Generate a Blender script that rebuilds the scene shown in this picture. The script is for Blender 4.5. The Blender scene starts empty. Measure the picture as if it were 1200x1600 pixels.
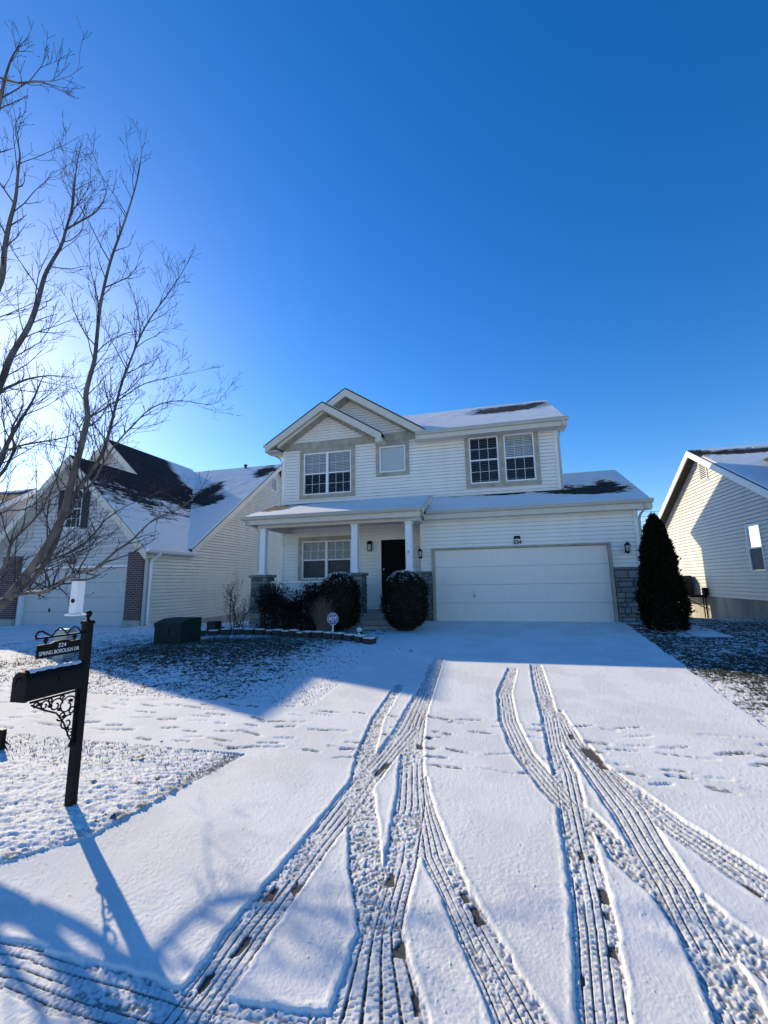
import bpy, math, random
import numpy as np
from mathutils import Vector, Matrix

random.seed(11)
rng = np.random.default_rng(11)
SC = bpy.context.scene
COL = SC.collection
R = math.radians

# ------------------------------------------------------------------ camera
F, PITCH, ROLL, YAW = 656.75, 0.16307, -0.0163, 0.24865
CAM = np.array([1.7204, -12.984, 1.2208])
_fw = np.array([-math.sin(YAW)*math.cos(PITCH), math.cos(YAW)*math.cos(PITCH), math.sin(PITCH)])
_rt = np.array([math.cos(YAW), math.sin(YAW), 0.0])
_up = np.cross(_rt, _fw)
RT = math.cos(ROLL)*_rt + math.sin(ROLL)*_up
UP = -math.sin(ROLL)*_rt + math.cos(ROLL)*_up
FW = _fw
SUN = np.array([-1.99, 1.17, 1.0]); SUN /= np.linalg.norm(SUN)

def ray(px, py):
    d = RT*((px-600)/F) - UP*((py-800)/F) + FW
    return d

def at(px, py, D):
    """surveyed point: bearing read off the photograph, D metres away over the ground"""
    d = ray(px, py); d = d/math.hypot(d[0], d[1])
    return Vector(CAM + d*D)

# ------------------------------------------------------------------ noise
def _hash(ix, iy, seed):
    h = (ix.astype(np.int64)*374761393 + iy.astype(np.int64)*668265263 + seed*974711) & 0x7fffffff
    h = ((h ^ (h >> 13))*1274126177) & 0x7fffffff
    return ((h ^ (h >> 16)) & 0xffff)/65535.0

def vnoise(x, y, seed=0):
    ix = np.floor(x); iy = np.floor(y); fx = x-ix; fy = y-iy
    fx = fx*fx*(3-2*fx); fy = fy*fy*(3-2*fy)
    a = _hash(ix, iy, seed); b = _hash(ix+1, iy, seed); c = _hash(ix, iy+1, seed); d = _hash(ix+1, iy+1, seed)
    return (a*(1-fx)+b*fx)*(1-fy) + (c*(1-fx)+d*fx)*fy

def fbm(x, y, seed=0, oct=4):
    s = 0; a = 0.5; t = 0
    for o in range(oct):
        s = s + a*vnoise(x, y, seed+o*17); t += a
        x = x*2.03+5.1; y = y*2.03+1.7; a *= 0.5
    return s/t

def sstep(a, b, x):
    t = np.clip((x-a)/(b-a), 0, 1)
    return t*t*(3-2*t)

# ------------------------------------------------------------------ materials
def new_mat(name):
    m = bpy.data.materials.new(name); m.use_nodes = True
    nt = m.node_tree
    return m, nt, nt.nodes['Principled BSDF']

def mat(name, c, rough=0.6, var=0.12, scale=4.0, bump=0.0, bscale=60.0, metal=0.0, stretch=(1,1,1), spec=0.5):
    m, nt, b = new_mat(name)
    N, L = nt.nodes, nt.links
    tc = N.new('ShaderNodeTexCoord'); mp = N.new('ShaderNodeMapping'); mp.inputs['Scale'].default_value = stretch
    L.new(tc.outputs['Object'], mp.inputs['Vector'])
    n = N.new('ShaderNodeTexNoise'); n.inputs['Scale'].default_value = scale; n.inputs['Detail'].default_value = 6
    L.new(mp.outputs[0], n.inputs['Vector'])
    r = N.new('ShaderNodeValToRGB')
    r.color_ramp.elements[0].position = .3; r.color_ramp.elements[1].position = .7
    r.color_ramp.elements[0].color = (*[x*(1-var) for x in c], 1)
    r.color_ramp.elements[1].color = (*[min(1, x*(1+var)) for x in c], 1)
    L.new(n.outputs['Fac'], r.inputs[0]); L.new(r.outputs[0], b.inputs['Base Color'])
    b.inputs['Roughness'].default_value = rough; b.inputs['Metallic'].default_value = metal
    b.inputs['Specular IOR Level'].default_value = spec
    if bump:
        n2 = N.new('ShaderNodeTexNoise'); n2.inputs['Scale'].default_value = bscale; n2.inputs['Detail'].default_value = 4
        L.new(mp.outputs[0], n2.inputs['Vector'])
        bp = N.new('ShaderNodeBump'); bp.inputs['Strength'].default_value = bump; bp.inputs['Distance'].default_value = 0.01
        L.new(n2.outputs['Fac'], bp.inputs['Height']); L.new(bp.outputs[0], b.inputs['Normal'])
    return m

SNOWC = (0.81, 0.80, 0.785)
def snow_mix(name, c1, c2, uscale=20.0, brick=None, grain=420.0, soft=0.9):
    """snow over something else: point attribute 'cover' says where the snow lies"""
    m, nt, b = new_mat(name)
    N, L = nt.nodes, nt.links
    tc = N.new('ShaderNodeTexCoord')
    n = N.new('ShaderNodeTexNoise'); n.inputs['Scale'].default_value = uscale; n.inputs['Detail'].default_value = 6
    L.new(tc.outputs['Object'], n.inputs['Vector'])
    r = N.new('ShaderNodeValToRGB'); r.color_ramp.elements[0].position = .3; r.color_ramp.elements[1].position = .7
    r.color_ramp.elements[0].color = (*c1, 1); r.color_ramp.elements[1].color = (*c2, 1)
    L.new(n.outputs['Fac'], r.inputs[0])
    under = r.outputs[0]
    if brick:
        uv = N.new('ShaderNodeUVMap'); uv.uv_map = 'UVMap'
        bt = N.new('ShaderNodeTexBrick'); bt.inputs['Scale'].default_value = 1.0
        bt.inputs['Brick Width'].default_value = brick[0]; bt.inputs['Row Height'].default_value = brick[1]
        bt.inputs['Mortar Size'].default_value = 0.008; bt.inputs['Color1'].default_value = (*c1, 1)
        bt.inputs['Color2'].default_value = (*c2, 1); bt.inputs['Mortar'].default_value = (*[x*.4 for x in c1], 1)
        L.new(uv.outputs[0], bt.inputs['Vector'])
        mx = N.new('ShaderNodeMix'); mx.data_type = 'RGBA'; mx.blend_type = 'MULTIPLY'; mx.inputs[0].default_value = .6
        L.new(bt.outputs['Color'], mx.inputs[6]); 
        r.color_ramp.elements[0].color = (.5,.5,.5,1); r.color_ramp.elements[1].color = (1,1,1,1)
        L.new(r.outputs[0], mx.inputs[7]); under = mx.outputs[2]
    at_ = N.new('ShaderNodeAttribute'); at_.attribute_name = 'cover'
    sn = N.new('ShaderNodeTexNoise'); sn.inputs['Scale'].default_value = 1.3; sn.inputs['Detail'].default_value = 5
    L.new(tc.outputs['Object'], sn.inputs['Vector'])
    sr = N.new('ShaderNodeValToRGB'); sr.color_ramp.elements[0].color = (*[x*.955 for x in SNOWC], 1); sr.color_ramp.elements[1].color = (*SNOWC, 1)
    L.new(sn.outputs['Fac'], sr.inputs[0])
    mix = N.new('ShaderNodeMix'); mix.data_type = 'RGBA'
    L.new(at_.outputs['Fac'], mix.inputs[0]); L.new(under, mix.inputs[6]); L.new(sr.outputs[0], mix.inputs[7])
    L.new(mix.outputs[2], b.inputs['Base Color'])
    b.inputs['Roughness'].default_value = soft; b.inputs['Specular IOR Level'].default_value = 0.25
    g = N.new('ShaderNodeTexNoise'); g.inputs['Scale'].default_value = grain; g.inputs['Detail'].default_value = 3
    L.new(tc.outputs['Object'], g.inputs['Vector'])
    g2 = N.new('ShaderNodeTexNoise'); g2.inputs['Scale'].default_value = grain*.22; g2.inputs['Detail'].default_value = 3
    L.new(tc.outputs['Object'], g2.inputs['Vector'])
    ad = N.new('ShaderNodeMath'); ad.operation = 'MULTIPLY_ADD'; ad.inputs[1].default_value = .8
    L.new(g2.outputs['Fac'], ad.inputs[0]); L.new(g.outputs['Fac'], ad.inputs[2])
    bp = N.new('ShaderNodeBump'); bp.inputs['Strength'].default_value = 0.45; bp.inputs['Distance'].default_value = 0.003
    L.new(ad.outputs[0], bp.inputs['Height']); L.new(bp.outputs[0], b.inputs['Normal'])
    return m

def brick_mat(name, c1, c2, mortar):
    m, nt, b = new_mat(name); N, L = nt.nodes, nt.links
    tc = N.new('ShaderNodeTexCoord'); sx = N.new('ShaderNodeSeparateXYZ'); L.new(tc.outputs['Object'], sx.inputs[0])
    ad = N.new('ShaderNodeMath'); L.new(sx.outputs[0], ad.inputs[0]); L.new(sx.outputs[1], ad.inputs[1])
    cb = N.new('ShaderNodeCombineXYZ'); L.new(ad.outputs[0], cb.inputs[0]); L.new(sx.outputs[2], cb.inputs[1])
    bt = N.new('ShaderNodeTexBrick'); bt.inputs['Scale'].default_value = 1.0
    bt.inputs['Brick Width'].default_value = .21; bt.inputs['Row Height'].default_value = .075; bt.inputs['Mortar Size'].default_value = .007
    bt.inputs['Color1'].default_value = (*c1, 1); bt.inputs['Color2'].default_value = (*c2, 1); bt.inputs['Mortar'].default_value = (*mortar, 1)
    L.new(cb.outputs[0], bt.inputs['Vector']); L.new(bt.outputs['Color'], b.inputs['Base Color'])
    bp = N.new('ShaderNodeBump'); bp.inputs['Strength'].default_value = .8; bp.inputs['Distance'].default_value = .01; bp.invert = True
    L.new(bt.outputs['Fac'], bp.inputs['Height']); L.new(bp.outputs[0], b.inputs['Normal'])
    b.inputs['Roughness'].default_value = .85
    return m

def glass_mat(name, ior=1.38):
    m, nt, b = new_mat(name); N, L = nt.nodes, nt.links
    out = N['Material Output']
    tr = N.new('ShaderNodeBsdfTransparent'); tr.inputs[0].default_value = (.95, .97, .98, 1)
    gl = N.new('ShaderNodeBsdfGlossy'); gl.inputs['Roughness'].default_value = .02; gl.inputs[0].default_value = (1, 1, 1, 1)
    fr = N.new('ShaderNodeFresnel'); fr.inputs[0].default_value = ior
    ns = N.new('ShaderNodeTexNoise'); ns.inputs['Scale'].default_value = 1.4
    tc = N.new('ShaderNodeTexCoord'); L.new(tc.outputs['Object'], ns.inputs['Vector'])
    bp = N.new('ShaderNodeBump'); bp.inputs['Strength'].default_value = .08; bp.inputs['Distance'].default_value = .05
    L.new(ns.outputs['Fac'], bp.inputs['Height']); L.new(bp.outputs[0], gl.inputs['Normal'])
    mx = N.new('ShaderNodeMixShader'); L.new(fr.outputs[0], mx.inputs[0]); L.new(tr.outputs[0], mx.inputs[1]); L.new(gl.outputs[0], mx.inputs[2])
    L.new(mx.outputs[0], out.inputs['Surface']); nt.nodes.remove(b)
    return m

def colattr_mat(name, rough=.85, bump=.4, bscale=40, mul=(1,1,1)):
    m, nt, b = new_mat(name); N, L = nt.nodes, nt.links
    a = N.new('ShaderNodeAttribute'); a.attribute_name = 'tone'
    tc = N.new('ShaderNodeTexCoord'); n = N.new('ShaderNodeTexNoise'); n.inputs['Scale'].default_value = bscale; n.inputs['Detail'].default_value = 5
    L.new(tc.outputs['Object'], n.inputs['Vector'])
    r = N.new('ShaderNodeValToRGB'); r.color_ramp.elements[0].color = (.65,.65,.65,1); r.color_ramp.elements[1].color = (1.2,1.2,1.2,1)
    L.new(n.outputs['Fac'], r.inputs[0])
    mx = N.new('ShaderNodeMix'); mx.data_type = 'RGBA'; mx.blend_type = 'MULTIPLY'; mx.inputs[0].default_value = 1
    L.new(a.outputs['Color'], mx.inputs[6]); L.new(r.outputs[0], mx.inputs[7]); L.new(mx.outputs[2], b.inputs['Base Color'])
    b.inputs['Roughness'].default_value = rough; b.inputs['Specular IOR Level'].default_value = .3
    if bump:
        bp = N.new('ShaderNodeBump'); bp.inputs['Strength'].default_value = bump; bp.inputs['Distance'].default_value = .01
        L.new(n.outputs['Fac'], bp.inputs['Height']); L.new(bp.outputs[0], b.inputs['Normal'])
    return m

def wall_mat(name, c):
    """vinyl siding with faint vertical weathering"""
    return mat(name, c, rough=.42, var=.055, scale=2.2, bump=.12, bscale=30, stretch=(1,1,.35))

M = dict(
    siding=wall_mat('cream_siding', (.82, .80, .74)),
    siding_tan=wall_mat('tan_siding', (.64, .63, .565)),
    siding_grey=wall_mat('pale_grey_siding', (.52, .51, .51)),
    siding_right=wall_mat('light_siding', (.60, .60, .565)),
    taupe=mat('taupe_trim', (.36, .33, .255), rough=.6, var=.22, scale=3.5, bump=.1),
    fascia=mat('clay_fascia', (.62, .58, .49), rough=.45, var=.06),
    gutter=mat('clay_gutter', (.48, .475, .42), rough=.4, var=.06),
    white=mat('white_paint', (.78, .79, .80), rough=.4, var=.04),
    postw=mat('white_column_paint', (.80, .82, .86), rough=.4, var=.03),
    vinyl=mat('white_vinyl', (.82, .83, .84), rough=.35, var=.02),
    blind=mat('window_blind', (.74, .75, .76), rough=.5, var=.03),
    shade=mat('roller_shade', (.60, .66, .68), rough=.7, var=.03),
    lace=mat('lace_curtain', (.36, .37, .37), rough=.8, var=.35, scale=14),
    screen=mat('insect_screen', (.20, .21, .21), rough=.9, var=.15, scale=6, spec=.1),
    garage=mat('garage_door_paint', (.84, .765, .675), rough=.45, var=.05, scale=3, bump=.45, bscale=7, stretch=(22, 22, .6)),
    garage2=mat('grey_garage_door_paint', (.46, .48, .48), rough=.45, var=.04),
    concrete=mat('concrete', (.36, .35, .32), rough=.85, var=.18, scale=2.5, bump=.2, bscale=30),
    foundation=mat('stained_foundation', (.34, .33, .29), rough=.9, var=.35, scale=1.7, bump=.2, bscale=40, stretch=(1.6,1.6,.35)),
    black=mat('black_metal', (.006, .006, .007), rough=.6, var=.2, spec=.15),
    blackdoor=mat('black_door_paint', (.006, .006, .007), rough=.8, var=.2, spec=.08),
    brass=mat('brass', (.55, .38, .18), rough=.3, metal=1.0, var=.05),
    bark=mat('bark', (.12, .108, .095), rough=.95, var=.5, scale=9, bump=.9, bscale=45, stretch=(1,1,.4)),
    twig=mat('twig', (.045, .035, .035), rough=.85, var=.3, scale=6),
    green_box=mat('green_utility_paint', (.010, .027, .025), rough=.75, spec=.2, var=.15, scale=2, bump=.05),
    dark_box=mat('dark_utility_paint', (.010, .011, .011), rough=.7, var=.2),
    beige=mat('beige_plastic', (.36, .36, .32), rough=.5, var=.06),
    leaf=mat('boxwood_leaf', (.010, .013, .006), rough=.8, var=.5, scale=14, spec=.1),
    leaf2=mat('arborvitae_leaf', (.010, .012, .005), rough=.85, var=.5, scale=9, spec=.08),
    rose=mat('rose_leaf', (.014, .012, .010), rough=.8, var=.6, scale=20, spec=.1),
    drygrass=mat('dry_ornamental_grass', (.17, .14, .105), rough=.8, var=.45, scale=25),
    lawngrass=mat('winter_grass', (.050, .050, .026), rough=.8, var=.5, scale=12),
    sage=mat('grey_green_foliage', (.16, .19, .19), rough=.8, var=.3, scale=20),
    snow=mat('snow', SNOWC, rough=.9, var=.03, scale=3, bump=.5, bscale=90, spec=.25),
    block=mat('retaining_block', (.035, .034, .034), rough=.9, var=.3, scale=12, bump=.5, bscale=60),
    shutter=mat('dark_shutter', (.025, .03, .035), rough=.5, var=.1),
    pod=mat('seed_pod', (.05, .04, .03), rough=.9, var=.3),
    feeder=mat('white_birdhouse', (.85, .85, .83), rough=.5, var=.04),
    signblue=mat('blue_violet_sign', (.045, .04, .22), rough=.4, var=.05),
    lettering=mat('white_lettering', (.80, .80, .80), rough=.5, var=.02),
    blacktext=mat('black_lettering', (.012, .012, .012), rough=.5, var=.02),
    statue_l=mat('pale_stone', (.62, .62, .60), rough=.8, var=.1),
    leafbrown=mat('fallen_leaf', (.06, .04, .025), rough=.8, var=.4, scale=30),
    wire=mat('wire', (.02, .02, .02), rough=.6),
    wood=mat('weathered_pole', (.10, .085, .07), rough=.9, var=.2),
    darksoffit=mat('shade_painted_soffit', (.035, .030, .026), rough=.8, var=.1),  # near-black: the shade under the rake overhang is put into this colour
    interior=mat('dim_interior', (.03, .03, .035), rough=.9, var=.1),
    brick=brick_mat('red_brick', (.105, .050, .042), (.070, .032, .030), (.30, .28, .27)),
    glass=glass_mat('window_glass'), glass_porch=glass_mat('shaded_window_glass', 1.16),
    vblind=mat('vertical_blind', (.085, .10, .125), rough=.8, var=.25, scale=5, stretch=(9, 1, .1)),
    lampglass=mat('frosted_lantern_glass', (.45, .46, .45), rough=.25, var=.05),
    stone=colattr_mat('stone_veneer'),
    drive=snow_mix('snowy_asphalt', (.060, .056, .050), (.105, .098, .090), 35),
    walk=snow_mix('snowy_concrete', (.10, .095, .085), (.15, .14, .13), 25),
    lawn=snow_mix('snowy_turf', (.020, .024, .014), (.060, .056, .034), 45, grain=120),
    bed=snow_mix('snowy_mulch', (.018, .014, .010), (.045, .035, .026), 60, grain=120),
    shingle=snow_mix('snowy_brown_shingle', (.034, .026, .022), (.052, .040, .034), 8, brick=(.32, .14)),
    shingle_dk=snow_mix('snowy_dark_shingle', (.024, .018, .018), (.046, .034, .034), 8, brick=(.32, .14)),
)

# ------------------------------------------------------------------ object helpers
OFF = {}
def empty(name, loc, label, cat, group=None, rz=0):
    o = bpy.data.objects.new(name, None); COL.objects.link(o)
    o.location = loc; o.empty_display_size = .2; o.rotation_euler.z = rz
    OFF[o.name] = Vector(loc)
    return tag(o, label, cat, group)

def tag(o, label=None, cat=None, group=None, kind=None):
    if label: o['label'] = label
    if cat: o['category'] = cat
    if group: o['group'] = group
    if kind: o['kind'] = kind
    return o

class MB:
    """collects polygons for one mesh"""
    def __init__(s): s.v = []; s.f = []; s.t = []; s.tone = None
    def add(s, vs, fs, tone=None):
        b = len(s.v); s.v += [tuple(p) for p in vs]; s.f += [tuple(i+b for i in f) for f in fs]
        if tone is not None: s.t += [tone]*len(vs)
        return s
    def quad(s, a, b, c, d): return s.add([a, b, c, d], [(0, 1, 2, 3)])
    def box(s, x0, x1, y0, y1, z0, z1, tone=None):
        return s.add([(x0,y0,z0),(x1,y0,z0),(x1,y1,z0),(x0,y1,z0),(x0,y0,z1),(x1,y0,z1),(x1,y1,z1),(x0,y1,z1)],
              [(0,3,2,1),(4,5,6,7),(0,1,5,4),(1,2,6,5),(2,3,7,6),(3,0,4,7)], tone)
    def bbox(s, x0, x1, y0, y1, z0, z1, c=.008, tone=None):
        """box with chamfered top edges and corners: an octagonal section stacked three times"""
        def ring(i, z): return [(x0+i+c,y0+i,z),(x1-i-c,y0+i,z),(x1-i,y0+i+c,z),(x1-i,y1-i-c,z),(x1-i-c,y1-i,z),(x0+i+c,y1-i,z),(x0+i,y1-i-c,z),(x0+i,y0+i+c,z)]
        rs = [ring(c, z0), ring(0, z0+c), ring(0, z1-c), ring(c, z1)]
        vs = sum(rs, []); fs = []
        for k in range(3):
            for i in range(8):
                j = (i+1) % 8; fs.append((k*8+i, k*8+j, k*8+8+j, k*8+8+i))
        fs.append(tuple(range(7, -1, -1))); fs.append(tuple(range(24, 32)))
        return s.add(vs, fs, tone)
    def prism(s, poly, axis, a0, a1):
        """poly of 2-D points in the plane across axis, extruded a0..a1"""
        def p3(p, a): return {'x': (a, p[0], p[1]), 'y': (p[0], a, p[1]), 'z': (p[0], p[1], a)}[axis]
        n = len(poly); vs = [p3(p, a0) for p in poly]+[p3(p, a1) for p in poly]
        fs = [(i, (i+1) % n, n+(i+1) % n, n+i) for i in range(n)]+[tuple(range(n-1, -1, -1)), tuple(range(n, 2*n))]
        return s.add(vs, fs)
    def tube(s, pts, rad, n=6, cap=True):
        pts = [Vector(p) for p in pts]; m = len(pts)
        if not hasattr(rad, '__len__'): rad = [rad]*m
        vs = []; u = None
        for i, p in enumerate(pts):
            t = (pts[min(i+1, m-1)]-pts[max(i-1, 0)])
            t = t.normalized() if t.length > 1e-9 else Vector((0, 0, 1))
            if u is None:
                u = Vector((0, 0, 1))-t*t.z
                if u.length < .15: u = Vector((1, 0, 0))-t*t.x
            else:
                u = u-t*u.dot(t)
                if u.length < 1e-4: u = Vector((1, 0, 0))-t*t.x
            u.normalize(); w = t.cross(u)
            for k in range(n):
                a = 2*math.pi*k/n; vs.append(p+(u*math.cos(a)+w*math.sin(a))*rad[i])
        fs = []
        for i in range(m-1):
            for k in range(n):
                k2 = (k+1) % n; fs.append((i*n+k, i*n+k2, (i+1)*n+k2, (i+1)*n+k))
        if cap: fs.append(tuple(range(n-1, -1, -1))); fs.append(tuple((m-1)*n+k for k in range(n)))
        return s.add(vs, fs)
    def lathe(s, c, prof, n=12, sx=1, sy=1):
        """prof: (radius, z) list"""
        vs = []; m = len(prof)
        for r, z in prof:
            for k in range(n):
                a = 2*math.pi*(k+.5)/n; vs.append((c[0]+r*sx*math.cos(a), c[1]+r*sy*math.sin(a), c[2]+z))
        fs = [(i*n+k, i*n+(k+1) % n, (i+1)*n+(k+1) % n, (i+1)*n+k) for i in range(m-1) for k in range(n)]
        fs.append(tuple(range(n-1, -1, -1))); fs.append(tuple((m-1)*n+k for k in range(n)))
        return s.add(vs, fs)
    def build(s, name, m, parent=None, smooth=False, label=None):
        me = bpy.data.meshes.new(name)
        o = bpy.data.objects.new(name, me); COL.objects.link(o)
        off = Vector((0, 0, 0))
        if parent is not None:
            o.parent = parent; off = OFF[parent.name]
        OFF[o.name] = off
        vs = [(p[0]-off.x, p[1]-off.y, p[2]-off.z) for p in s.v]
        me.from_pydata(vs, [], s.f); me.materials.append(m)
        if s.t and len(s.t) == len(s.v):
            a = me.attributes.new('tone', 'FLOAT_COLOR', 'POINT')
            a.data.foreach_set('color', np.array([(*t, 1) if hasattr(t, '__len__') else (t, t, t, 1) for t in s.t], np.float32).ravel())
        if smooth: me.polygons.foreach_set('use_smooth', [True]*len(me.polygons))
        me.update()
        if label: o['label'] = label
        return o

def np_mesh(name, V, Fq, m, cover=None, smooth=True, nside=4, uv=None):
    me = bpy.data.meshes.new(name)
    V = np.ascontiguousarray(V, np.float32); Fq = np.ascontiguousarray(Fq, np.int32)
    me.vertices.add(len(V)); me.vertices.foreach_set('co', V.ravel())
    me.loops.add(Fq.size); me.loops.foreach_set('vertex_index', Fq.ravel())
    me.polygons.add(len(Fq)); me.polygons.foreach_set('loop_start', np.arange(0, Fq.size, nside, dtype=np.int32))
    try: me.polygons.foreach_set('loop_total', np.full(len(Fq), nside, np.int32))
    except Exception: pass
    me.polygons.foreach_set('use_smooth', np.full(len(Fq), smooth, bool))
    me.materials.append(m)
    if uv is not None:
        u = me.uv_layers.new(name='UVMap'); u.data.foreach_set('uv', np.ascontiguousarray(uv[Fq.ravel()], np.float32).ravel())
    me.update(calc_edges=True)
    if cover is not None:
        a = me.attributes.new('cover', 'FLOAT_COLOR', 'POINT')
        cc = np.repeat(np.clip(cover, 0, 1).astype(np.float32)[:, None], 4, 1); cc[:, 3] = 1
        a.data.foreach_set('color', np.ascontiguousarray(cc).ravel())
    return me

def link_mesh(name, me, parent=None, label=None):
    o = bpy.data.objects.new(name, me); COL.objects.link(o)
    off = Vector((0, 0, 0))
    if parent is not None:
        o.parent = parent; off = OFF[parent.name]
        o.data.transform(Matrix.Translation(-off))
    OFF[o.name] = off
    if label: o['label'] = label
    return o

def slab_roof(name, m, parent, p0, u, v, mask, thick=.13, res=.045, snow=.035, uw=None, clip=None):
    """roof plane: corner p0, edge vectors u (along the eave) and v (up the slope); snow lies where mask(s,t)>0"""
    p0 = np.array(p0, float); u = np.array(u, float); v = np.array(v, float)
    lu, lv = np.linalg.norm(u), np.linalg.norm(v)
    n = np.cross(u, v); n /= np.linalg.norm(n)
    if n[2] < 0: n = -n
    nu, nv = max(2, int(lu/res)), max(2, int(lv/res))
    S, T = np.meshgrid(np.linspace(0, lu, nu+1), np.linspace(0, lv, nv+1), indexing='ij')
    c = mask(S, T)
    edge = np.minimum(np.minimum(S, lu-S), np.minimum(T, lv-T))
    h = snow*sstep(.25, .75, c)*(.75+.5*fbm(S*2, T*2, 5))*sstep(0, .06, edge+.015) + .004*(1-c)*((T % .14)/.14)
    P = p0 + S[..., None]*u/lu + T[..., None]*v/lv + h[..., None]*n
    V = P.reshape(-1, 3); idx = np.arange((nu+1)*(nv+1)).reshape(nu+1, nv+1)
    Q = np.stack([idx[:-1, :-1], idx[1:, :-1], idx[1:, 1:], idx[:-1, 1:]], -1).reshape(-1, 4)
    if clip is not None:
        keep = clip(S, T)[:-1, :-1].reshape(-1); Q = Q[keep]
    uv = np.stack([S, T], -1).reshape(-1, 2); cov = c.reshape(-1)
    # underside and rim
    b = len(V); q = [p0, p0+u, p0+u+v, p0+v]
    top = [x.copy() for x in q]; bot = [x-n*thick for x in q]
    if clip is None:
        V = np.vstack([V, np.array(top+bot)]); uv = np.vstack([uv, np.zeros((8, 2))]); cov = np.concatenate([cov, np.zeros(8)])
        ex = [[b+4, b+5, b+6, b+7]]+[[b+i, b+(i+1) % 4, b+4+(i+1) % 4, b+4+i] for i in range(4)]
        Q = np.vstack([Q, np.array(ex)])
    me = np_mesh(name, V, Q, m, cover=cov, smooth=False, uv=uv)
    return link_mesh(name, me, parent)

def text_obj(name, s, size, m, parent, mtx, ext=.004, align='CENTER', bold=0.0, squeeze=1.0):
    cu = bpy.data.curves.new(name, 'FONT'); cu.body = s; cu.size = size; cu.extrude = ext; cu.align_x = align; cu.align_y = 'CENTER'; cu.offset = bold
    t = bpy.data.objects.new(name, cu)
    COL.objects.link(t); bpy.context.view_layer.update()
    me = bpy.data.meshes.new_from_object(t.evaluated_get(bpy.context.evaluated_depsgraph_get()))
    bpy.data.objects.remove(t); me.name = name; me.materials.clear(); me.materials.append(m)
    me.transform(mtx @ Matrix.Diagonal((squeeze, 1, 1, 1)))
    return link_mesh(name, me, parent)

FRONT = Matrix(((1,0,0,0),(0,0,-1,0),(0,1,0,0),(0,0,0,1)))     # text upright, reading from -Y
def front_at(x, y, z): return Matrix.Translation((x, y, z)) @ FRONT
SIDE = Matrix(((0,0,1,0),(1,0,0,0),(0,1,0,0),(0,0,0,1)))       # text upright, reading from +X
def side_at(x, y, z): return Matrix.Translation((x, y, z)) @ SIDE

# ---- lap siding -------------------------------------------------
def poly_span(poly, z):
    xs = []
    n = len(poly)
    for i in range(n):
        (a, za), (b, zb) = poly[i], poly[(i+1) % n]
        if (za <= z < zb) or (zb <= z < za): xs.append(a+(b-a)*(z-za)/(zb-za))
    return (min(xs), max(xs)) if len(xs) >= 2 else None

def siding(poly, holes, P, c=.115, d=.016, sl=.019, rec=.034):
    """poly: convex outline (u,z); holes: (u0,u1,z0,z1); P(u, out, z)->xyz. Lapped courses, each overhanging a shallow slot"""
    mb = MB(); zmin = min(z for _, z in poly); zmax = max(z for _, z in poly)
    k = 0
    while zmin+k*c < zmax-1e-4:
        a0, b0 = zmin+k*c, min(zmax, zmin+(k+1)*c)
        full = b0-a0 > c*.9; zs = b0-sl if full else b0
        cuts = {a0, b0, zs}
        for h in holes: cuts |= {z for z in h[2:] if a0+1e-4 < z < b0-1e-4}
        cuts |= {z for _, z in poly if a0+1e-4 < z < b0-1e-4}
        cuts = sorted(cuts)
        for a, b in zip(cuts[:-1], cuts[1:]):
            if b-a < 1e-4: continue
            sa, sb = poly_span(poly, a+1e-5), poly_span(poly, b-1e-5)
            if not sa or not sb: continue
            segs = [(sa[0], sa[1], sb[0], sb[1])]
            for (u0, u1, z0, z1) in holes:
                if z0 <= a+1e-4 and z1 >= b-1e-4:
                    ns = []
                    for (l0, r0, l1, r1) in segs:
                        if u1 <= min(l0, l1) or u0 >= max(r0, r1): ns.append((l0, r0, l1, r1)); continue
                        if u0 > max(l0, l1): ns.append((l0, u0, l1, u0))
                        if u1 < min(r0, r1): ns.append((u1, r0, u1, r1))
                    segs = ns
            slot = full and a >= zs-1e-4
            oa, ob = (-rec, -rec) if slot else (d*(1-(a-a0)/c), d*(1-(b-a0)/c))
            for (l0, r0, l1, r1) in segs:
                mb.quad(P(l0, oa, a), P(r0, oa, a), P(r1, ob, b), P(l1, ob, b))
                if a == a0: mb.quad(P(l0, -rec, a), P(r0, -rec, a), P(r0, oa, a), P(l0, oa, a))
                if slot and abs(a-zs) < 1e-4: mb.quad(P(l0, -rec, a), P(r0, -rec, a), P(r0, d*.12, a), P(l0, d*.12, a))
        k += 1
    return mb

def stone_face(mb, x0, x1, z0, z1, y, depth=.03, axis='y', sgn=-1):
    """random ashlar blocks on a plane; axis y: face at y looking sgn"""
    z = z0
    while z < z1-.02:
        h = min(random.choice([.09, .12, .15, .18]), z1-z)
        if z1-z-h < .05: h = z1-z
        x = x0-random.random()*.12
        while x < x1-.01:
            w = random.uniform(.12, .40)
            a, b = max(x, x0), min(x+w, x1)
            if x1-b < .05: b = x1
            if b-a > .03:
                t = random.uniform(.55, 1.35); tone = (.20*t*random.uniform(.92, 1.12), .213*t, .21*t*random.uniform(.90, 1.08))
                g = .006; pr = depth+random.uniform(-.014, .018); c = .012
                q = y+sgn*pr
                if axis == 'y':
                    vs = [(a+g,y,z+g),(b-g,y,z+g),(b-g,y,z+h-g),(a+g,y,z+h-g),(a+g+c,q,z+g+c),(b-g-c,q,z+g+c),(b-g-c,q,z+h-g-c),(a+g+c,q,z+h-g-c)]
                else:
                    vs = [(y,a+g,z+g),(y,b-g,z+g),(y,b-g,z+h-g),(y,a+g,z+h-g),(q,a+g+c,z+g+c),(q,b-g-c,z+g+c),(q,b-g-c,z+h-g-c),(q,a+g+c,z+h-g-c)]
                mb.add(vs, [(4,5,6,7),(0,1,5,4),(1,2,6,5),(2,3,7,6),(3,0,4,7)], tone)
            x = b if b > x else x+w
        z += h

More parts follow.
